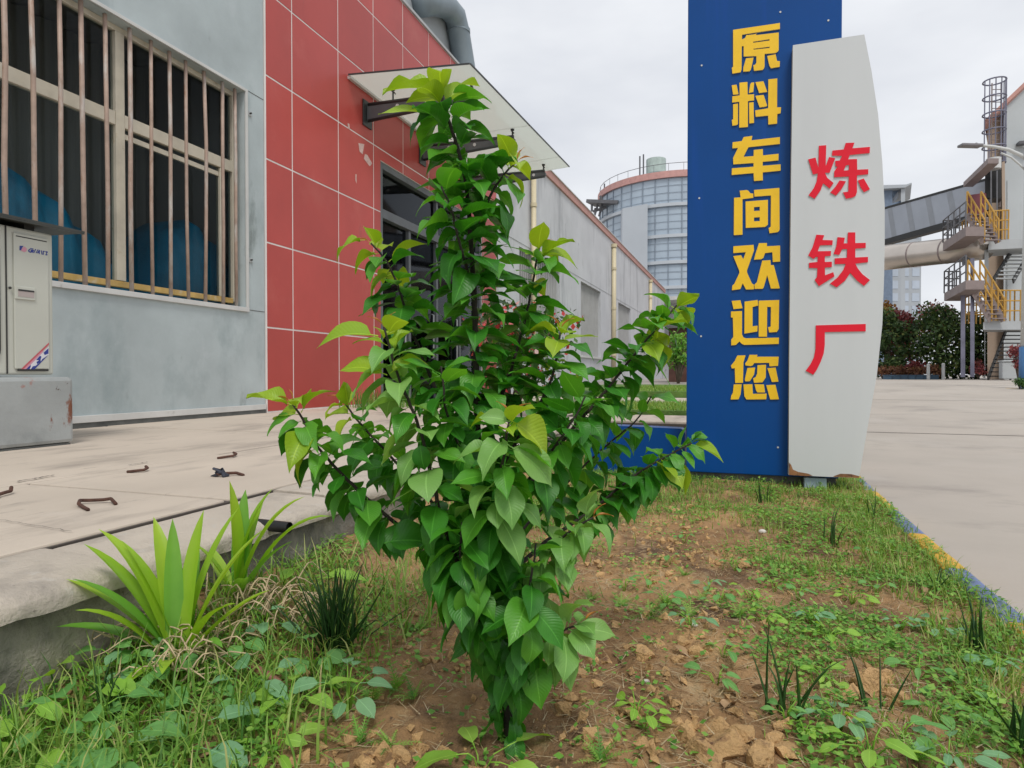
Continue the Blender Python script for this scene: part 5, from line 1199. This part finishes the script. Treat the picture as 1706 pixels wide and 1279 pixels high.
chive('chive tuft standing against the blue and yellow road kerb', 1628, 1085, 9, .165, .24, 3)
chive('chive tuft in the grass midway to the white sign board', 1385, 905, 8, .16, .25, 4)
chive('short chive tuft in the green grass before the blue sign board', 1275, 838, 7, .14, .3, 5)
chive('chive tuft by the kerb just before the sign post', 1462, 862, 5, .16, .25, 6)
chive('chive tuft cut by the picture edge beside the yellow kerb stone', 1702, 1245, 14, .15, .35, 7)
chive('low leaning chive tuft lying over the tan clods', 1470, 1190, 6, .15, .9, 8)
chive('thin chive tuft in the weeds by the forecourt kerb corner', 190, 1190, 16, .15, .5, 9)
chive('sparse chive tuft with two blades near the yellow and blue kerb joint', 1560, 985, 4, .13, .4, 10)

# ---- broad-leaved weeds
WL = {c: [leaf_mesh('weed_leaf', MT[c], wid=w, droop=.4, fold=.18, wave=.03, ns=6, na=4, tip=tp, pet=.22, seed=i) for i, (w, tp) in enumerate(((.36, .75), (.30, .8), (.40, .7), (.20, 1.0)))] for c in ('weed', 'weed_lime', 'weed_blue')}
def weed(label, group, x, y, n, size, kind, shape=(0, 1, 2), h=.05, seed=0, name='weed', cat='weed', flat=.35):
    b = sh(x, y); r = random.Random(seed*13+5); o = thing(name, label, cat, b, group)
    st_ = MB()
    for k in range(n):
        a = k*2.4+r.uniform(-.4, .4); rad_ = size*r.uniform(.2, 1.0)
        top = b+Vector((math.cos(a)*rad_, math.sin(a)*rad_, h*r.uniform(.5, 1.25)))
        st_.tube([b-Vector((0, 0, .01)), b.lerp(top, .5)+Vector((0, 0, h*.25)), top], .0014, 4)
        me = WL[kind][r.choice(shape)]; up = r.uniform(-.15, .55)*flat*2
        ax_ = Vector((math.cos(a), math.sin(a), -up*.5+.1)); q = link('leaf', me, o, top, frame(ax_, Vector((r.gauss(0, .25), r.gauss(0, .25)-.25, 1)))); s = size*r.uniform(.7, 1.15); q.scale = (s, s, s)
    st_.obj('stem', MT['weed_lime'], o, smooth=True)
G1 = 'round-leaved creepers in the lush corner'
CREEP = [(340, 1225, .055), (425, 1175, .050), (250, 1150, .045), (480, 1200, .05), (120, 1235, .06), (580, 1185, .045), (205, 1095, .05), (70, 1150, .05), (390, 1105, .042), (300, 1270, .06), (165, 1120, .045), (30, 1235, .06), (230, 1215, .05), (95, 1095, .045), (520, 1130, .042), (60, 1290, .06), (180, 1290, .06), (440, 1075, .04), (340, 1150, .04)]
CREEP_L = ranked('round-leaved green creeper', [q[:2] for q in CREEP])
for k, (x, y, s) in enumerate(CREEP):
    weed(CREEP_L[k], G1, x, y, 5+k % 3, s*1.25, ('weed', 'weed_blue', 'weed', 'weed_lime')[k % 4], (0, 1, 2), .05+.01*(k % 3), k)
G2 = 'small soft weeds on the tan soil'
SOFTW = [(1205, 1095, .045), (1195, 1140, .05), (1060, 1195, .035), (1150, 1045, .04), (1080, 980, .04), (1200, 1010, .045), (1275, 1045, .04), (1350, 1040, .04), (1140, 905, .035), (1310, 1205, .032), (1340, 1235, .03), (1400, 1215, .05), (1500, 1235, .055), (1460, 990, .04), (1420, 1005, .045), (1180, 985, .045), (1290, 985, .04), (1330, 1000, .035), (1250, 1000, .04), (1560, 1060, .05), (1530, 1130, .05), (1600, 1160, .055), (1450, 1260, .06), (1580, 1270, .06), (1115, 940, .04), (1040, 985, .03), (1380, 1070, .045), (1500, 1050, .04), (1440, 930, .035), (1560, 1200, .05), (1640, 1200, .05), (1660, 1120, .04), (1225, 950, .035), (1110, 1010, .045), (1370, 1140, .04)]
SOFTW_L = ranked('small soft-leaved weed on soil', [q[:2] for q in SOFTW])
for k, (x, y, s) in enumerate(SOFTW):
    weed(SOFTW_L[k], G2, x, y, 5+k % 4, s*.85, ('weed', 'weed', 'weed_lime', 'weed_blue')[k % 4], (1, 3, 0), .035, 40+k)
weed('big lime-green round weed leaf behind the dark chive clump', None, 500, 985, 4, .085, 'weed_lime', (2, 0), .07, 91)
weed('bright young weed with broad leaves at the very front of the bed', None, 800, 1290, 5, .085, 'weed_lime', (0, 1), .045, 92)
weed('lime seedling with a pair of round leaves beside the sapling foot', None, 1075, 1215, 4, .03, 'weed_lime', (2,), .03, 93)
weed('low lime rosette at the front of the weedy corner', None, 455, 1265, 7, .055, 'weed_lime', (3, 1), .04, 94)
# ferny weeds: finely cut fronds
def ferny(label, group, x, y, n, L, mat, seed):
    b = sh(x, y); r = random.Random(seed); o = thing('ferny_weed', label, 'weed', b, group); V, F, UV = [], [], []
    for k in range(n):
        a = r.uniform(0, 6.28); d = Vector((math.cos(a), math.sin(a), 0)); s = Vector((-d.y, d.x, 0)); le = r.uniform(.3, 1.2); p = b.copy(); l = L*r.uniform(.6, 1.1); c = r.random()
        for j in range(9):
            t = j/8; dirv = d*math.sin(le)+Vector((0, 0, 1))*math.cos(le); nn = (Vector((0, 0, 1))-dirv*dirv.z)
            if j:
                for sg_ in (-1, 1):
                    for m_ in range(2):
                        fl = l*.30*(1-.65*t)*(1-.35*m_); e = (dirv*(.65+.5*m_)+s*sg_*(1-.35*m_)+Vector((0, 0, r.uniform(-.2, .25)))).normalized(); w = dirv*fl*.13; k0 = len(V)
                        V += [tuple(p), tuple(p+e*fl*.5+w), tuple(p+e*fl), tuple(p+e*fl*.5-w)]; UV += [(c*.7+r.random()*.3, .5)]*4; F.append((k0, k0+1, k0+2, k0+3))
            k0 = len(V); q = p+dirv*l/8; V += [tuple(p-s*.0009), tuple(p+s*.0009), tuple(q+s*.0009), tuple(q-s*.0009)]; UV += [(c, .3)]*4; F.append((k0, k0+1, k0+2, k0+3))
            p = q; le += .07
    arrays_obj('fronds', np.array(V), np.array(F), mat, np.array(UV), o)
G3 = 'ferny weeds on the bed'
FERNW = [(1080, 1030, 16, .075), (1110, 1010, 14, .07), (1035, 1010, 10, .06), (1150, 1030, 12, .06), (660, 1150, 12, .07), (620, 1170, 12, .065), (690, 1165, 8, .06), (600, 1240, 12, .065), (650, 1245, 10, .06), (1390, 1060, 9, .055), (1400, 1030, 10, .055), (1250, 1020, 9, .05), (1230, 1030, 9, .05), (1000, 1270, 12, .055), (390, 1240, 9, .05), (1480, 1080, 10, .06), (1420, 1090, 9, .05), (1170, 1000, 8, .05), (1290, 960, 9, .05), (1530, 1270, 12, .07), (700, 1050, 12, .06), (560, 1150, 10, .06), (1610, 1240, 10, .06), (1140, 960, 9, .05), (985, 1000, 8, .05), (1350, 960, 9, .05)]
FERNW_L = ranked('feathery cut-leaved weed', [q[:2] for q in FERNW])
for k, (x, y, n, L) in enumerate(FERNW):
    ferny(FERNW_L[k], G3, x, y, n, L, MT['moss'], 200+k)

# ---- grass, straw, small ground cover: uncountable, one mesh each
def blades(name, P, L, Wd, lean, mat, col, bend=.6, kind='stuff'):
    n = len(P); az = rng.uniform(0, 2*np.pi, n); d = np.stack([np.cos(az), np.sin(az), np.zeros(n)], 1); s = np.stack([-np.sin(az), np.cos(az), np.zeros(n)], 1)
    a = np.abs(rng.normal(0, lean, n)); V = np.zeros((n, 4, 2, 3)); UV = np.zeros((n, 4, 2, 2)); p = P.copy()
    for j in range(4):
        t = j/3; w = (Wd*(1-t**1.6)*.5+.0002)[:, None]
        V[:, j, 0] = p-s*w; V[:, j, 1] = p+s*w; UV[:, j, :, 0] = col[:, None]; UV[:, j, :, 1] = t
        dirv = d*np.sin(a)[:, None]+np.array([0, 0, 1.])*np.cos(a)[:, None]; p = p+dirv*(L/3)[:, None]; a = a+bend*rng.uniform(.2, 1.2, n)*(t+.4)
    base = (np.arange(n)*8)[:, None]
    F = np.concatenate([base+np.array([[2*j, 2*j+1, 2*j+3, 2*j+2]]) for j in range(3)], 1).reshape(-1, 4)
    o = arrays_obj(name, V.reshape(-1, 3), F, mat, UV.reshape(-1, 2)); return tag(o, kind=kind)
def lush(x, y):                      # how green the bed is, 0..1
    a = .62*np.exp(-(np.clip(x+.95, 0, 9)/.22)**2)*np.exp(-(np.clip(y-1.75, 0, 9)/.8)**2)        # corner below the kerb
    b = np.clip((y-3.0)/.7, 0, 1)*np.clip((x+1.3)/.3, 0, 1)                                  # before the sign
    c = np.exp(-((x-.62)/.17)**2)*np.clip((y-.9)/.6, .4, 1)                                   # along the road kerb
    e = np.exp(-((x+1.05)/.38)**2)*np.clip((y-1.5)/.5, 0, 1)                                  # behind, under the forecourt kerb
    f = .85*np.clip((x+.06)/.22, 0, 1)
    g_ = np.clip(np.maximum.reduce([a, b*.9, c*.95, e*.9, f]), 0, 1)
    bare = np.exp(-(((x+.42)/.32)**2+((y-1.35)/.30)**2)); bare2 = np.exp(-(((x-.0)/.17)**2+((y-1.36)/.24)**2))
    return np.clip(g_-bare*.8-bare2*.35, 0, 1)
def scatter(n, x0, x1, y0, y1, dens, pw=1.4):
    y = y0+(y1-y0)*rng.random(n)**1.5; x = rng.uniform(x0, x1, n); k = rng.random(n) < dens(x, y)
    x, y = x[k], y[k]; return np.stack([x, y, soil_h(x, y)-.004], 1)
patch = lambda x, y: lush(x, y)*np.clip((fbm(x, y, 5, 3, 91)-.38)*5, .06, 1)
P = scatter(75000, -1.36, .80, .62, 6.5, patch); n = len(P)
dist = np.clip(P[:, 1], .6, 6)
blades('grass', P, rng.uniform(.018, .075, n)*(1-.42*(P[:, 0] > 0)), rng.uniform(.0016, .0040, n), .85, MT['grass'], np.clip(rng.normal(.42, .22, n)+.25*(fbm(P[:, 0], P[:, 1], 3, 2, 7)-.5), 0, 1))
P = np.concatenate([scatter(26000, -1.30, 1.0, 2.5, 6.4, lambda x, y: np.clip(lush(x, y)*1.1, 0, 1)*np.clip((fbm(x, y, 4, 3, 91)-.30)*4, .1, 1)*(x < .735+.02*np.clip(y-2.6, 0, 9)**1.7)), scatter(12000, .50, .80, .7, 4.6, lambda x, y: .95*np.clip((fbm(x, y, 4, 3, 97)-.34)*5, .08, 1)*(x < .775+.011*np.clip(y-2.6, 0, 9)**1.7))]); n = len(P); P[:, 2] = np.maximum(P[:, 2], np.where((P[:, 0] > .735) & (P[:, 1] < 4.6), .09, -1))
blades('grass', P, rng.uniform(.02, .075, n), rng.uniform(.0022, .0048, n), .85, MT['grass'], np.clip(rng.normal(.52, .2, n)+.3*(fbm(P[:, 0], P[:, 1], 3, 2, 7)-.5), 0, 1))
P = scatter(4200, -1.36, -.62, .62, 1.9, lambda x, y: lush(x, y)); n = len(P)
blades('tall_grass', P, rng.uniform(.09, .17, n), rng.uniform(.003, .006, n), .65, MT['grass'], np.clip(rng.normal(.5, .22, n), 0, 1), .9)
# straw and dead leaves
P = scatter(70000, -1.36, .78, .65, 5.5, lambda x, y: np.clip(.30+.4*(fbm(x, y, 4, 3, 55)-.4)*3, 0, 1)*np.where(y > 3.3, .4, 1)); n = len(P); P[:, 2] += rng.uniform(.002, .012, n)
blades('straw_litter', P, rng.uniform(.015, .06, n), rng.uniform(.001, .0028, n), .12, MT['straw'], rng.random(n), .25)
o = bpy.data.objects['straw_litter']
me = o.data; co = np.zeros(len(me.vertices)*3, np.float32); me.vertices.foreach_get('co', co); co = co.reshape(-1, 8, 3); b0 = co[:, :1, :].copy(); rel = co-b0
zz = rel[:, :, 2].copy(); a = rng.uniform(0, 6.28, len(co)); rel[:, :, 0] += np.cos(a)[:, None]*zz; rel[:, :, 1] += np.sin(a)[:, None]*zz; rel[:, :, 2] = zz*rng.uniform(.02, .22, len(co))[:, None]
me.vertices.foreach_set('co', (b0+rel).astype(np.float32).ravel()); me.update()
# tiny leaves close to the ground
P = scatter(130000, -1.5, .79, .62, 5.0, lambda x, y: np.clip(lush(x, y)*1.0+.14, 0, 1)*np.clip((fbm(x, y, 6, 3, 191)-.40)*7, 0, 1)); n = len(P)
az = rng.uniform(0, 6.28, n); L = rng.uniform(.006, .020, n); d = np.stack([np.cos(az), np.sin(az), rng.uniform(-.3, .6, n)], 1); s = np.stack([-np.sin(az), np.cos(az), rng.uniform(-.3, .3, n)], 1)
P[:, 2] += rng.uniform(.006, .035, n); w = L*rng.uniform(.25, .45, n)
V = np.stack([P, P+d*(L*.45)[:, None]+s*w[:, None], P+d*L[:, None], P+d*(L*.45)[:, None]-s*w[:, None]], 1)
UV = np.zeros((n, 4, 2)); UV[:, :, 0] = np.clip(rng.normal(.5, .28, n), 0, 1)[:, None]
tag(arrays_obj('ground_cover', V.reshape(-1, 3), np.arange(n*4).reshape(-1, 4), MT['moss'], UV.reshape(-1, 2)), kind='stuff')
# dead lily leaves: tan loops at the foot of the lilies
V = MB()
for (x, y, n, r_) in ((245, 1080, 50, .06), (430, 1030, 44, .075), (345, 1125, 26, .06), (470, 1050, 22, .05), (300, 1140, 16, .05)):
    b = sh(x, y)
    for k in range(n):
        a = rr.uniform(0, 6.28); q = b+Vector((rr.gauss(0, r_*.6), rr.gauss(0, r_*.6), rr.uniform(.02, .07))); l = rr.uniform(.05, .12)
        e = Vector((math.cos(a), math.sin(a), 0)); cc = catmull([q, q+e*l*.4+Vector((0, 0, rr.uniform(.01, .05))), q+e*l*.8+Vector((rr.uniform(-.02, .02), 0, rr.uniform(0, .04))), q+e*l+Vector((rr.uniform(-.03, .03), rr.uniform(-.03, .03), 0))], .018); V.tube(cc, [.0026-.0017*ii/len(cc) for ii in range(len(cc))], 4)
dl = V.obj('dead_leaf_strands', M('dead_leaf', (.56, .43, .27), .8, .30, 20), smooth=True); tag(dl, kind='stuff')
# lawn blades beyond
def lawn_grass(n, x0, x1, y0, y1, z, L):
    P = np.stack([rng.uniform(x0, x1, n), rng.uniform(y0, y1, n), np.full(n, z)], 1)
    blades('lawn_grass', P, rng.uniform(.5, 1.2, n)*L, rng.uniform(.006, .012, n), .5, MT['grass'], np.clip(rng.normal(.5, .2, n), 0, 1))
lawn_grass(9000, -2.2, 1.0, 7.82, 9.98, PZ+.015, .07); lawn_grass(8000, -2.5, 1.0, 12.7, 18, PZ+.115, .08)

# ---- soil clods
def clod_mesh(seed, flat):
    bm = bmesh.new(); bmesh.ops.create_icosphere(bm, subdivisions=4, radius=1.0); r = random.Random(seed); o = seed*3.7
    pls = [(Vector((r.gauss(0, 1), r.gauss(0, 1), r.gauss(0, 1))).normalized(), r.uniform(.45, .8)) for _ in range(14)]
    for v in bm.verts:
        c = v.co.copy()*(.8+.45*float(vnoise(v.co.x*1.5+o, v.co.y*1.5+v.co.z*1.1, seed)))
        for nv_, d_ in pls:
            e = c.dot(nv_)
            if e > d_: c -= nv_*(e-d_)
        c *= 1+.16*(float(vnoise(c.x*6+o, c.y*6+c.z*5, seed+9))-.5)+.10*(float(vnoise(c.x*15+o, c.y*15+c.z*13, seed+19))-.5)
        v.co = Vector((c.x*1.15, c.y, c.z*flat*1.25))
    me = bpy.data.meshes.new('soil_clod'); bm.to_mesh(me); bm.free(); me.materials.append(MT['clod']); me.polygons.foreach_set('use_smooth', [False]*len(me.polygons)); return me
CM = [clod_mesh(k, .45+.12*(k % 3)) for k in range(6)]
CLODS = [(1215, 1245, .045), (1268, 1262, .040), (1165, 1262, .035), (1240, 1225, .030), (1125, 1100, .026), (1075, 1092, .030), (1098, 1075, .024), (1160, 1090, .026), (1450, 1150, .045), (1495, 1165, .035), (1415, 1160, .03), (965, 1125, .022), (990, 1140, .018), (1000, 960, .02), (1240, 945, .028), (1260, 940, .022), (1125, 850, .035), (1150, 845, .03), (700, 1250, .022), (670, 1262, .024), (740, 1262, .02), (1010, 1105, .022), (1310, 1255, .035), (940, 1180, .02), (1195, 1215, .034), (1290, 1235, .026), (1140, 1230, .026), (1185, 1275, .03), (1045, 1080, .022), (1140, 1072, .022), (1110, 1120, .018), (985, 1100, .02), (1475, 1135, .026), (1100, 950, .02)]
CLODS_L = ranked('crumbly tan soil clod', [q[:2] for q in CLODS])
for k, (x, y, s) in enumerate(CLODS):
    b = sh(x, y); o = link('soil_clod', CM[k % 6], None, b+Vector((0, 0, s*.12)), Quaternion((0, 0, 1), k*1.3)); o.scale = (s, s, s)
    tag(o, CLODS_L[k], 'soil clod', 'soil clods on the bed')
V = MB(); n = 11000
cx_ = rng.uniform(-1.1, .72, n); cy_ = .7+3.2*rng.random(n)**1.6; keep = rng.random(n) < np.clip(1-1.2*lush(cx_, cy_), .12, 1)*np.clip((fbm(cx_, cy_, 5, 3, 301)-.40)*7, .04, 1); cz_ = soil_h(cx_, cy_)
for x, y, z, kk in zip(cx_, cy_, cz_, keep):
    if not kk: continue
    s = .003+.019*rr.random()**4.5; c = Vector((x, y, z+s*.2)); qr = Quaternion((rr.gauss(0, 1), rr.gauss(0, 1), rr.gauss(0, 1), rr.gauss(0, 1))).normalized(); p6 = [c+(qr @ (Vector(v)*s*rr.uniform(.45, 1.25)))*1. for v in ((1, 0, 0), (-1, 0, 0), (0, 1, 0), (0, -1, 0), (0, 0, .8), (0, 0, -.8))]
    V.add(p6, [(0, 2, 4), (2, 1, 4), (1, 3, 4), (3, 0, 4), (2, 0, 5), (1, 2, 5), (3, 1, 5), (0, 3, 5)])
tag(V.obj('soil_crumbs', MT['clod']), kind='stuff')
# single small finds
b = sh(438, 1140); a_ = Vector((RGT.x, RGT.y, 0)); e = Vector((FH.x, FH.y, 0))
mb = MB(); mb.tube([b-a_*.035+e*.02+Vector((0, 0, .03)), b+Vector((0, 0, .028)), b+a_*.05-e*.035+Vector((0, 0, .020))], [.008, .010, .008], 8); tag(mb.obj('dry_cane', MT['stick'], smooth=True, org=b), 'short reddish-brown dry cane lying in the weeds below the lily', 'stick')
def pebble(name, lab, cat, x, y, s, mt):
    b = sh(x, y); bm = bmesh.new(); bmesh.ops.create_icosphere(bm, subdivisions=3, radius=1)
    for v in bm.verts: v.co = Vector((v.co.x*s*1.2, v.co.y*s, v.co.z*s*.75))*(1+.15*(float(vnoise(v.co.x*2, v.co.y*2+v.co.z, 5))-.5))
    me = bpy.data.meshes.new(name); bm.to_mesh(me); bm.free(); me.materials.append(MT[mt]); me.polygons.foreach_set('use_smooth', [True]*len(me.polygons)); tag(link(name, me, None, b+Vector((0, 0, s*.5))), lab, cat)
pebble('pebble', 'pale round pebble on the soil below the white sign board', 'pebble', 1270, 888, .014, 'stone')
pebble('pebble', 'small flat white pebble beside the feathery weeds', 'pebble', 1157, 1043, .008, 'stone')
pebble('pebble', 'tiny cream pebble on smooth soil near the tan clods', 'pebble', 1077, 1137, .006, 'stone')
pebble('fallen_fruit', 'small red fallen fruit on the soil beside the sapling', 'fruit', 976, 1006, .008, 'red_fruit')
# fallen dead leaves
DLM = leaf_mesh('dead_leaf', M('dead_leaf_tan', (.36, .23, .12), .8, .3, 30), wid=.3, droop=.7, fold=.5, seed=4)
DEADL = [(1400, 925, .05), (320, 1145, .06), (370, 1262, .09), (1120, 1085, .05), (1205, 1195, .07), (1290, 1150, .05), (960, 1080, .05), (520, 1045, .05), (1340, 1100, .05), (1540, 985, .05)]
DEADL_L = ranked('curled tan dead leaf', [q[:2] for q in DEADL])
for k, (x, y, s) in enumerate(DEADL):
    b = sh(x, y); a = k*1.9; o = link('dead_leaf', DLM, None, b+Vector((0, 0, .014)), frame(Vector((math.cos(a), math.sin(a), .1)), Vector((.3*math.sin(k), -.2, 1)))); o.scale = (s, s, s)
    tag(o, DEADL_L[k], 'dead leaf', 'dead leaves on the bed')

# ================================================================== SHRUBS AND TREES FARTHER OFF
def leaf_cloud(cl, n, size, zsq=.8, seed=0):
    """leaf quads filled through clumps cl = [(centre, radius)]"""
    r = np.random.default_rng(seed); cs_ = np.array([tuple(c) for c, _ in cl]); rs = np.array([q for _, q in cl]); w = rs**2/np.sum(rs**2)
    k = r.choice(len(cl), n, p=w); v = r.normal(size=(n, 3)); v /= np.linalg.norm(v, axis=1)[:, None]; rad_ = rs[k]*r.random(n)**.42
    P = cs_[k]+v*rad_[:, None]*np.array([1, 1, zsq]); d = r.normal(size=(n, 3)); d[:, 2] -= .35; d /= np.linalg.norm(d, axis=1)[:, None]
    s = np.cross(d, v+r.normal(size=(n, 3))*.5); s /= np.linalg.norm(s, axis=1)[:, None]+1e-9; L = size*r.uniform(.6, 1.3, n); W_ = L*r.uniform(.28, .42, n)
    V = np.stack([P, P+d*(L*.5)[:, None]+s*W_[:, None], P+d*L[:, None], P+d*(L*.5)[:, None]-s*W_[:, None]], 1)
    UV = np.zeros((n, 4, 2)); UV[:, :, 0] = np.clip(r.normal(.5, .25, n), 0, 1)[:, None]
    return V.reshape(-1, 3), np.arange(n*4).reshape(-1, 4), UV.reshape(-1, 2)
def bg_tree(name, label, cat, base, hgt, wid, mat, n, leafsize, seed, trunk=.25, low=.25, group=None):
    o = thing(name, label, cat, base, group); r = random.Random(seed); b = Vector(base); mb = MB()
    mb.tube([b-Vector((0, 0, .1)), b+Vector((wid*.03, 0, hgt*.3)), b+Vector((0, 0, hgt*.75))], [hgt*.03, hgt*.022, hgt*.008], 8); cl = []
    for k in range(13):
        a = k*2.4; t = low+(1-low)*((k+.6)/13.); rr_ = wid*.5*math.sqrt(max(.06, 1-((t-.45)/.62)**2))*r.uniform(.5, .95)
        c = b+Vector((math.cos(a)*rr_*.72, math.sin(a)*rr_*.72, hgt*t*.93)); cl.append((c, wid*r.uniform(.17, .28))); mb.tube([b+Vector((0, 0, hgt*t*.55)), b.lerp(c, .6)+Vector((0, 0, hgt*t*.18)), c], [hgt*.010, hgt*.007, hgt*.002], 5)
    mb.obj('trunk', MT['bark'], o, smooth=True); V, F, UV = leaf_cloud(cl, n, leafsize, .8, seed); arrays_obj('crown', V, F, mat, UV, o); return o
bg_tree('evergreen_tree', 'broad dark green tree behind the white bollards', 'tree', gv(1565, 634, 35), 4.0, 4.6, MT['tree_dark'], 5200, .20, 1, low=.1)
bg_tree('evergreen_tree', 'dark dense tree showing at the edge of the white sign board', 'tree', gv(1478, 634, 36), 4.0, 2.8, MT['tree_dark'], 3200, .20, 2, low=.05)
bg_tree('evergreen_tree', 'green tree seen between the steel stair columns', 'tree', gv(1628, 632, 36), 3.9, 2.2, MT['tree_dark'], 2600, .20, 3, low=.1)
bg_tree('maple_tree', 'red-leaved maple top between two dark trees', 'tree', gv(1500, 634, 38), 4.4, 2.2, MT['tree_red'], 2600, .20, 4, low=.35)
bg_tree('maple_tree', 'tall thin reddish maple rising over the broad dark tree', 'tree', gv(1560, 634, 39), 4.9, 3.2, MT['tree_red'], 1500, .18, 5, low=.62)
bg_tree('maple_tree', 'orange-yellow maple crown beside the sign board edge', 'tree', gv(1474, 634, 38.5), 4.9, 2.0, MT['tree_orange'], 1300, .20, 6, low=.5)
def shrub(name, label, cat, base, w, h, mat, n, size, seed, group=None, part='foliage'):
    o = thing(name, label, cat, base, group); b = Vector(base); r = random.Random(seed); mb = MB(); cl = []
    for k in range(9):
        a = k*2.4; c = b+Vector((math.cos(a)*w*.33*r.uniform(.2, 1), math.sin(a)*w*.33*r.uniform(.2, 1), h*r.uniform(.35, .78))); cl.append((c, min(w, h)*.27)); mb.tube([b, b.lerp(c, .6), c], [.02*h, .014*h, .005*h], 5)
    mb.obj('stem', MT['bark'], o, smooth=True); V, F, UV = leaf_cloud(cl, n, size, 1, seed); arrays_obj(part, V, F, mat, UV, o); return o, cl
for k, (x, w) in enumerate(((1470, 1.1), (1492, 1.0), (1512, 1.1), (1534, 1.0), (1556, .9))):
    shrub('low_shrub', 'low reddish-brown clipped shrub, %s to the white bollards' % ORD[4-k], 'shrub', gv(x, 631, 33.5), w, .72, MT['hedge_brown'], 420, .13, 20+k, 'reddish shrubs behind the planters')
shrub('low_shrub', 'crimson low shrub among the reddish-brown clipped ones', 'shrub', gv(1520, 630, 34.2), 1.4, .95, MT['tree_red'], 500, .13, 30)
shrub('low_shrub', 'orange-red shrub between the stair columns and the lower flight', 'shrub', gv(1629, 630, 29.6), .75, .95, MT['tree_red'], 420, .11, 31)
shrub('low_shrub', 'red shrub partly hidden by the lamp pole', 'shrub', gv(1697, 634, 26), .8, 1.7, MT['tree_red'], 700, .11, 32)
shrub('low_shrub', 'small green shrub at the blue foot of the lamp', 'shrub', at(1700, 655, 16.3), .35, .42, MT['shrub_green'], 500, .05, 33)
for k, x in enumerate((1478, 1491, 1504, 1517, 1530, 1543, 1556)):
    p = gv(x, 634, 32.6); mb = MB(); mb.box(p.x-.17, p.x+.17, p.y-.15, p.y+.15, p.z-.02, p.z+.26); mb.box(p.x-.19, p.x+.19, p.y-.17, p.y+.17, p.z+.262, p.z+.30)
    tag(mb.obj('planter_box', MT['planter_blue'], org=p), 'dark blue planter box, %s to the white bollards in its row' % ORD[6-k], 'planter', 'blue planters in a row')
for x, y0, lab in ((1546.5, 607, 'white bollard at the end of the blue planter row'), (1571.5, 606, 'white bollard standing alone before the dark trees')):
    p = gv(x, 630, 32.2); t = gv(x, y0, 32.2); mb = MB(); mb.tube([p-Vector((0, 0, .1)), t, t+Vector((0, 0, .04))], [.075, .075, .04], 10); tag(mb.obj('bollard', MT['lamp_white'], smooth=False, org=p), lab, 'bollard')
p = gv(1683, 627, 27); mb = MB(); mb.box(p.x-.28, p.x+.28, p.y, p.y+.4, p.z-.1, p.z+.62); mb.box(p.x-.32, p.x+.32, p.y-.04, p.y+.44, p.z+.622, p.z+.68); tag(mb.obj('white_cabinet', MT['plant_white'], org=p, bevel=.03), 'low white cabinet at the foot of the black stair flight', 'cabinet')
p = onZ(1686, 652, float(prof(15.5))); p = at(1686, 652, 16.8); mb = MB(); mb.box(p.x-.16, p.x+.13, p.y-.1, p.y+.1, p.z-.06, p.z+.09); tag(mb.obj('kerb_stone_yellow', MT['kerb_yellow'], org=p, bevel=.02), 'single yellow kerb stone beside the blue lamp foot', 'kerb stone')
# flowers before the doorway and the grass tuft by the red cladding
fs, cl = shrub('flowering_shrub', 'red-flowering shrub in front of the dark doorway behind the sapling', 'shrub', onZ(850, 692, PZ), 1.55, 1.25, MT['shrub_green'], 1500, .07, 40)
V, F, UV = leaf_cloud([(c, r_*1.12) for c, r_ in cl], 420, .075, 1, 41); arrays_obj('blossom', V, F, MT['blossom'], UV, fs)
tb = onZ(640, 678, PZ); P = np.stack([rng.normal(tb.x, .22, 420), rng.normal(tb.y, .25, 420), np.full(420, PZ)], 1)
gto = thing('grass_tuft', 'dark tuft of wild grass at the foot of the red cladding by the door', 'grass tuft', tb)
gt = blades('blades', P, rng.uniform(.12, .34, 420), rng.uniform(.006, .012, 420), .35, MT['grass'], np.clip(rng.normal(.22, .2, 420), 0, 1), .6, 'stuff'); gt.parent = gto; gt.location = -tb
shrub('far_shrub', 'pale green shrub near the far porch awning', 'shrub', at(1130, 640, 22), 1.1, 2.3, MT['moss'], 900, .12, 45)
print('leaves', nleaf, 'objects', len(bpy.data.objects))
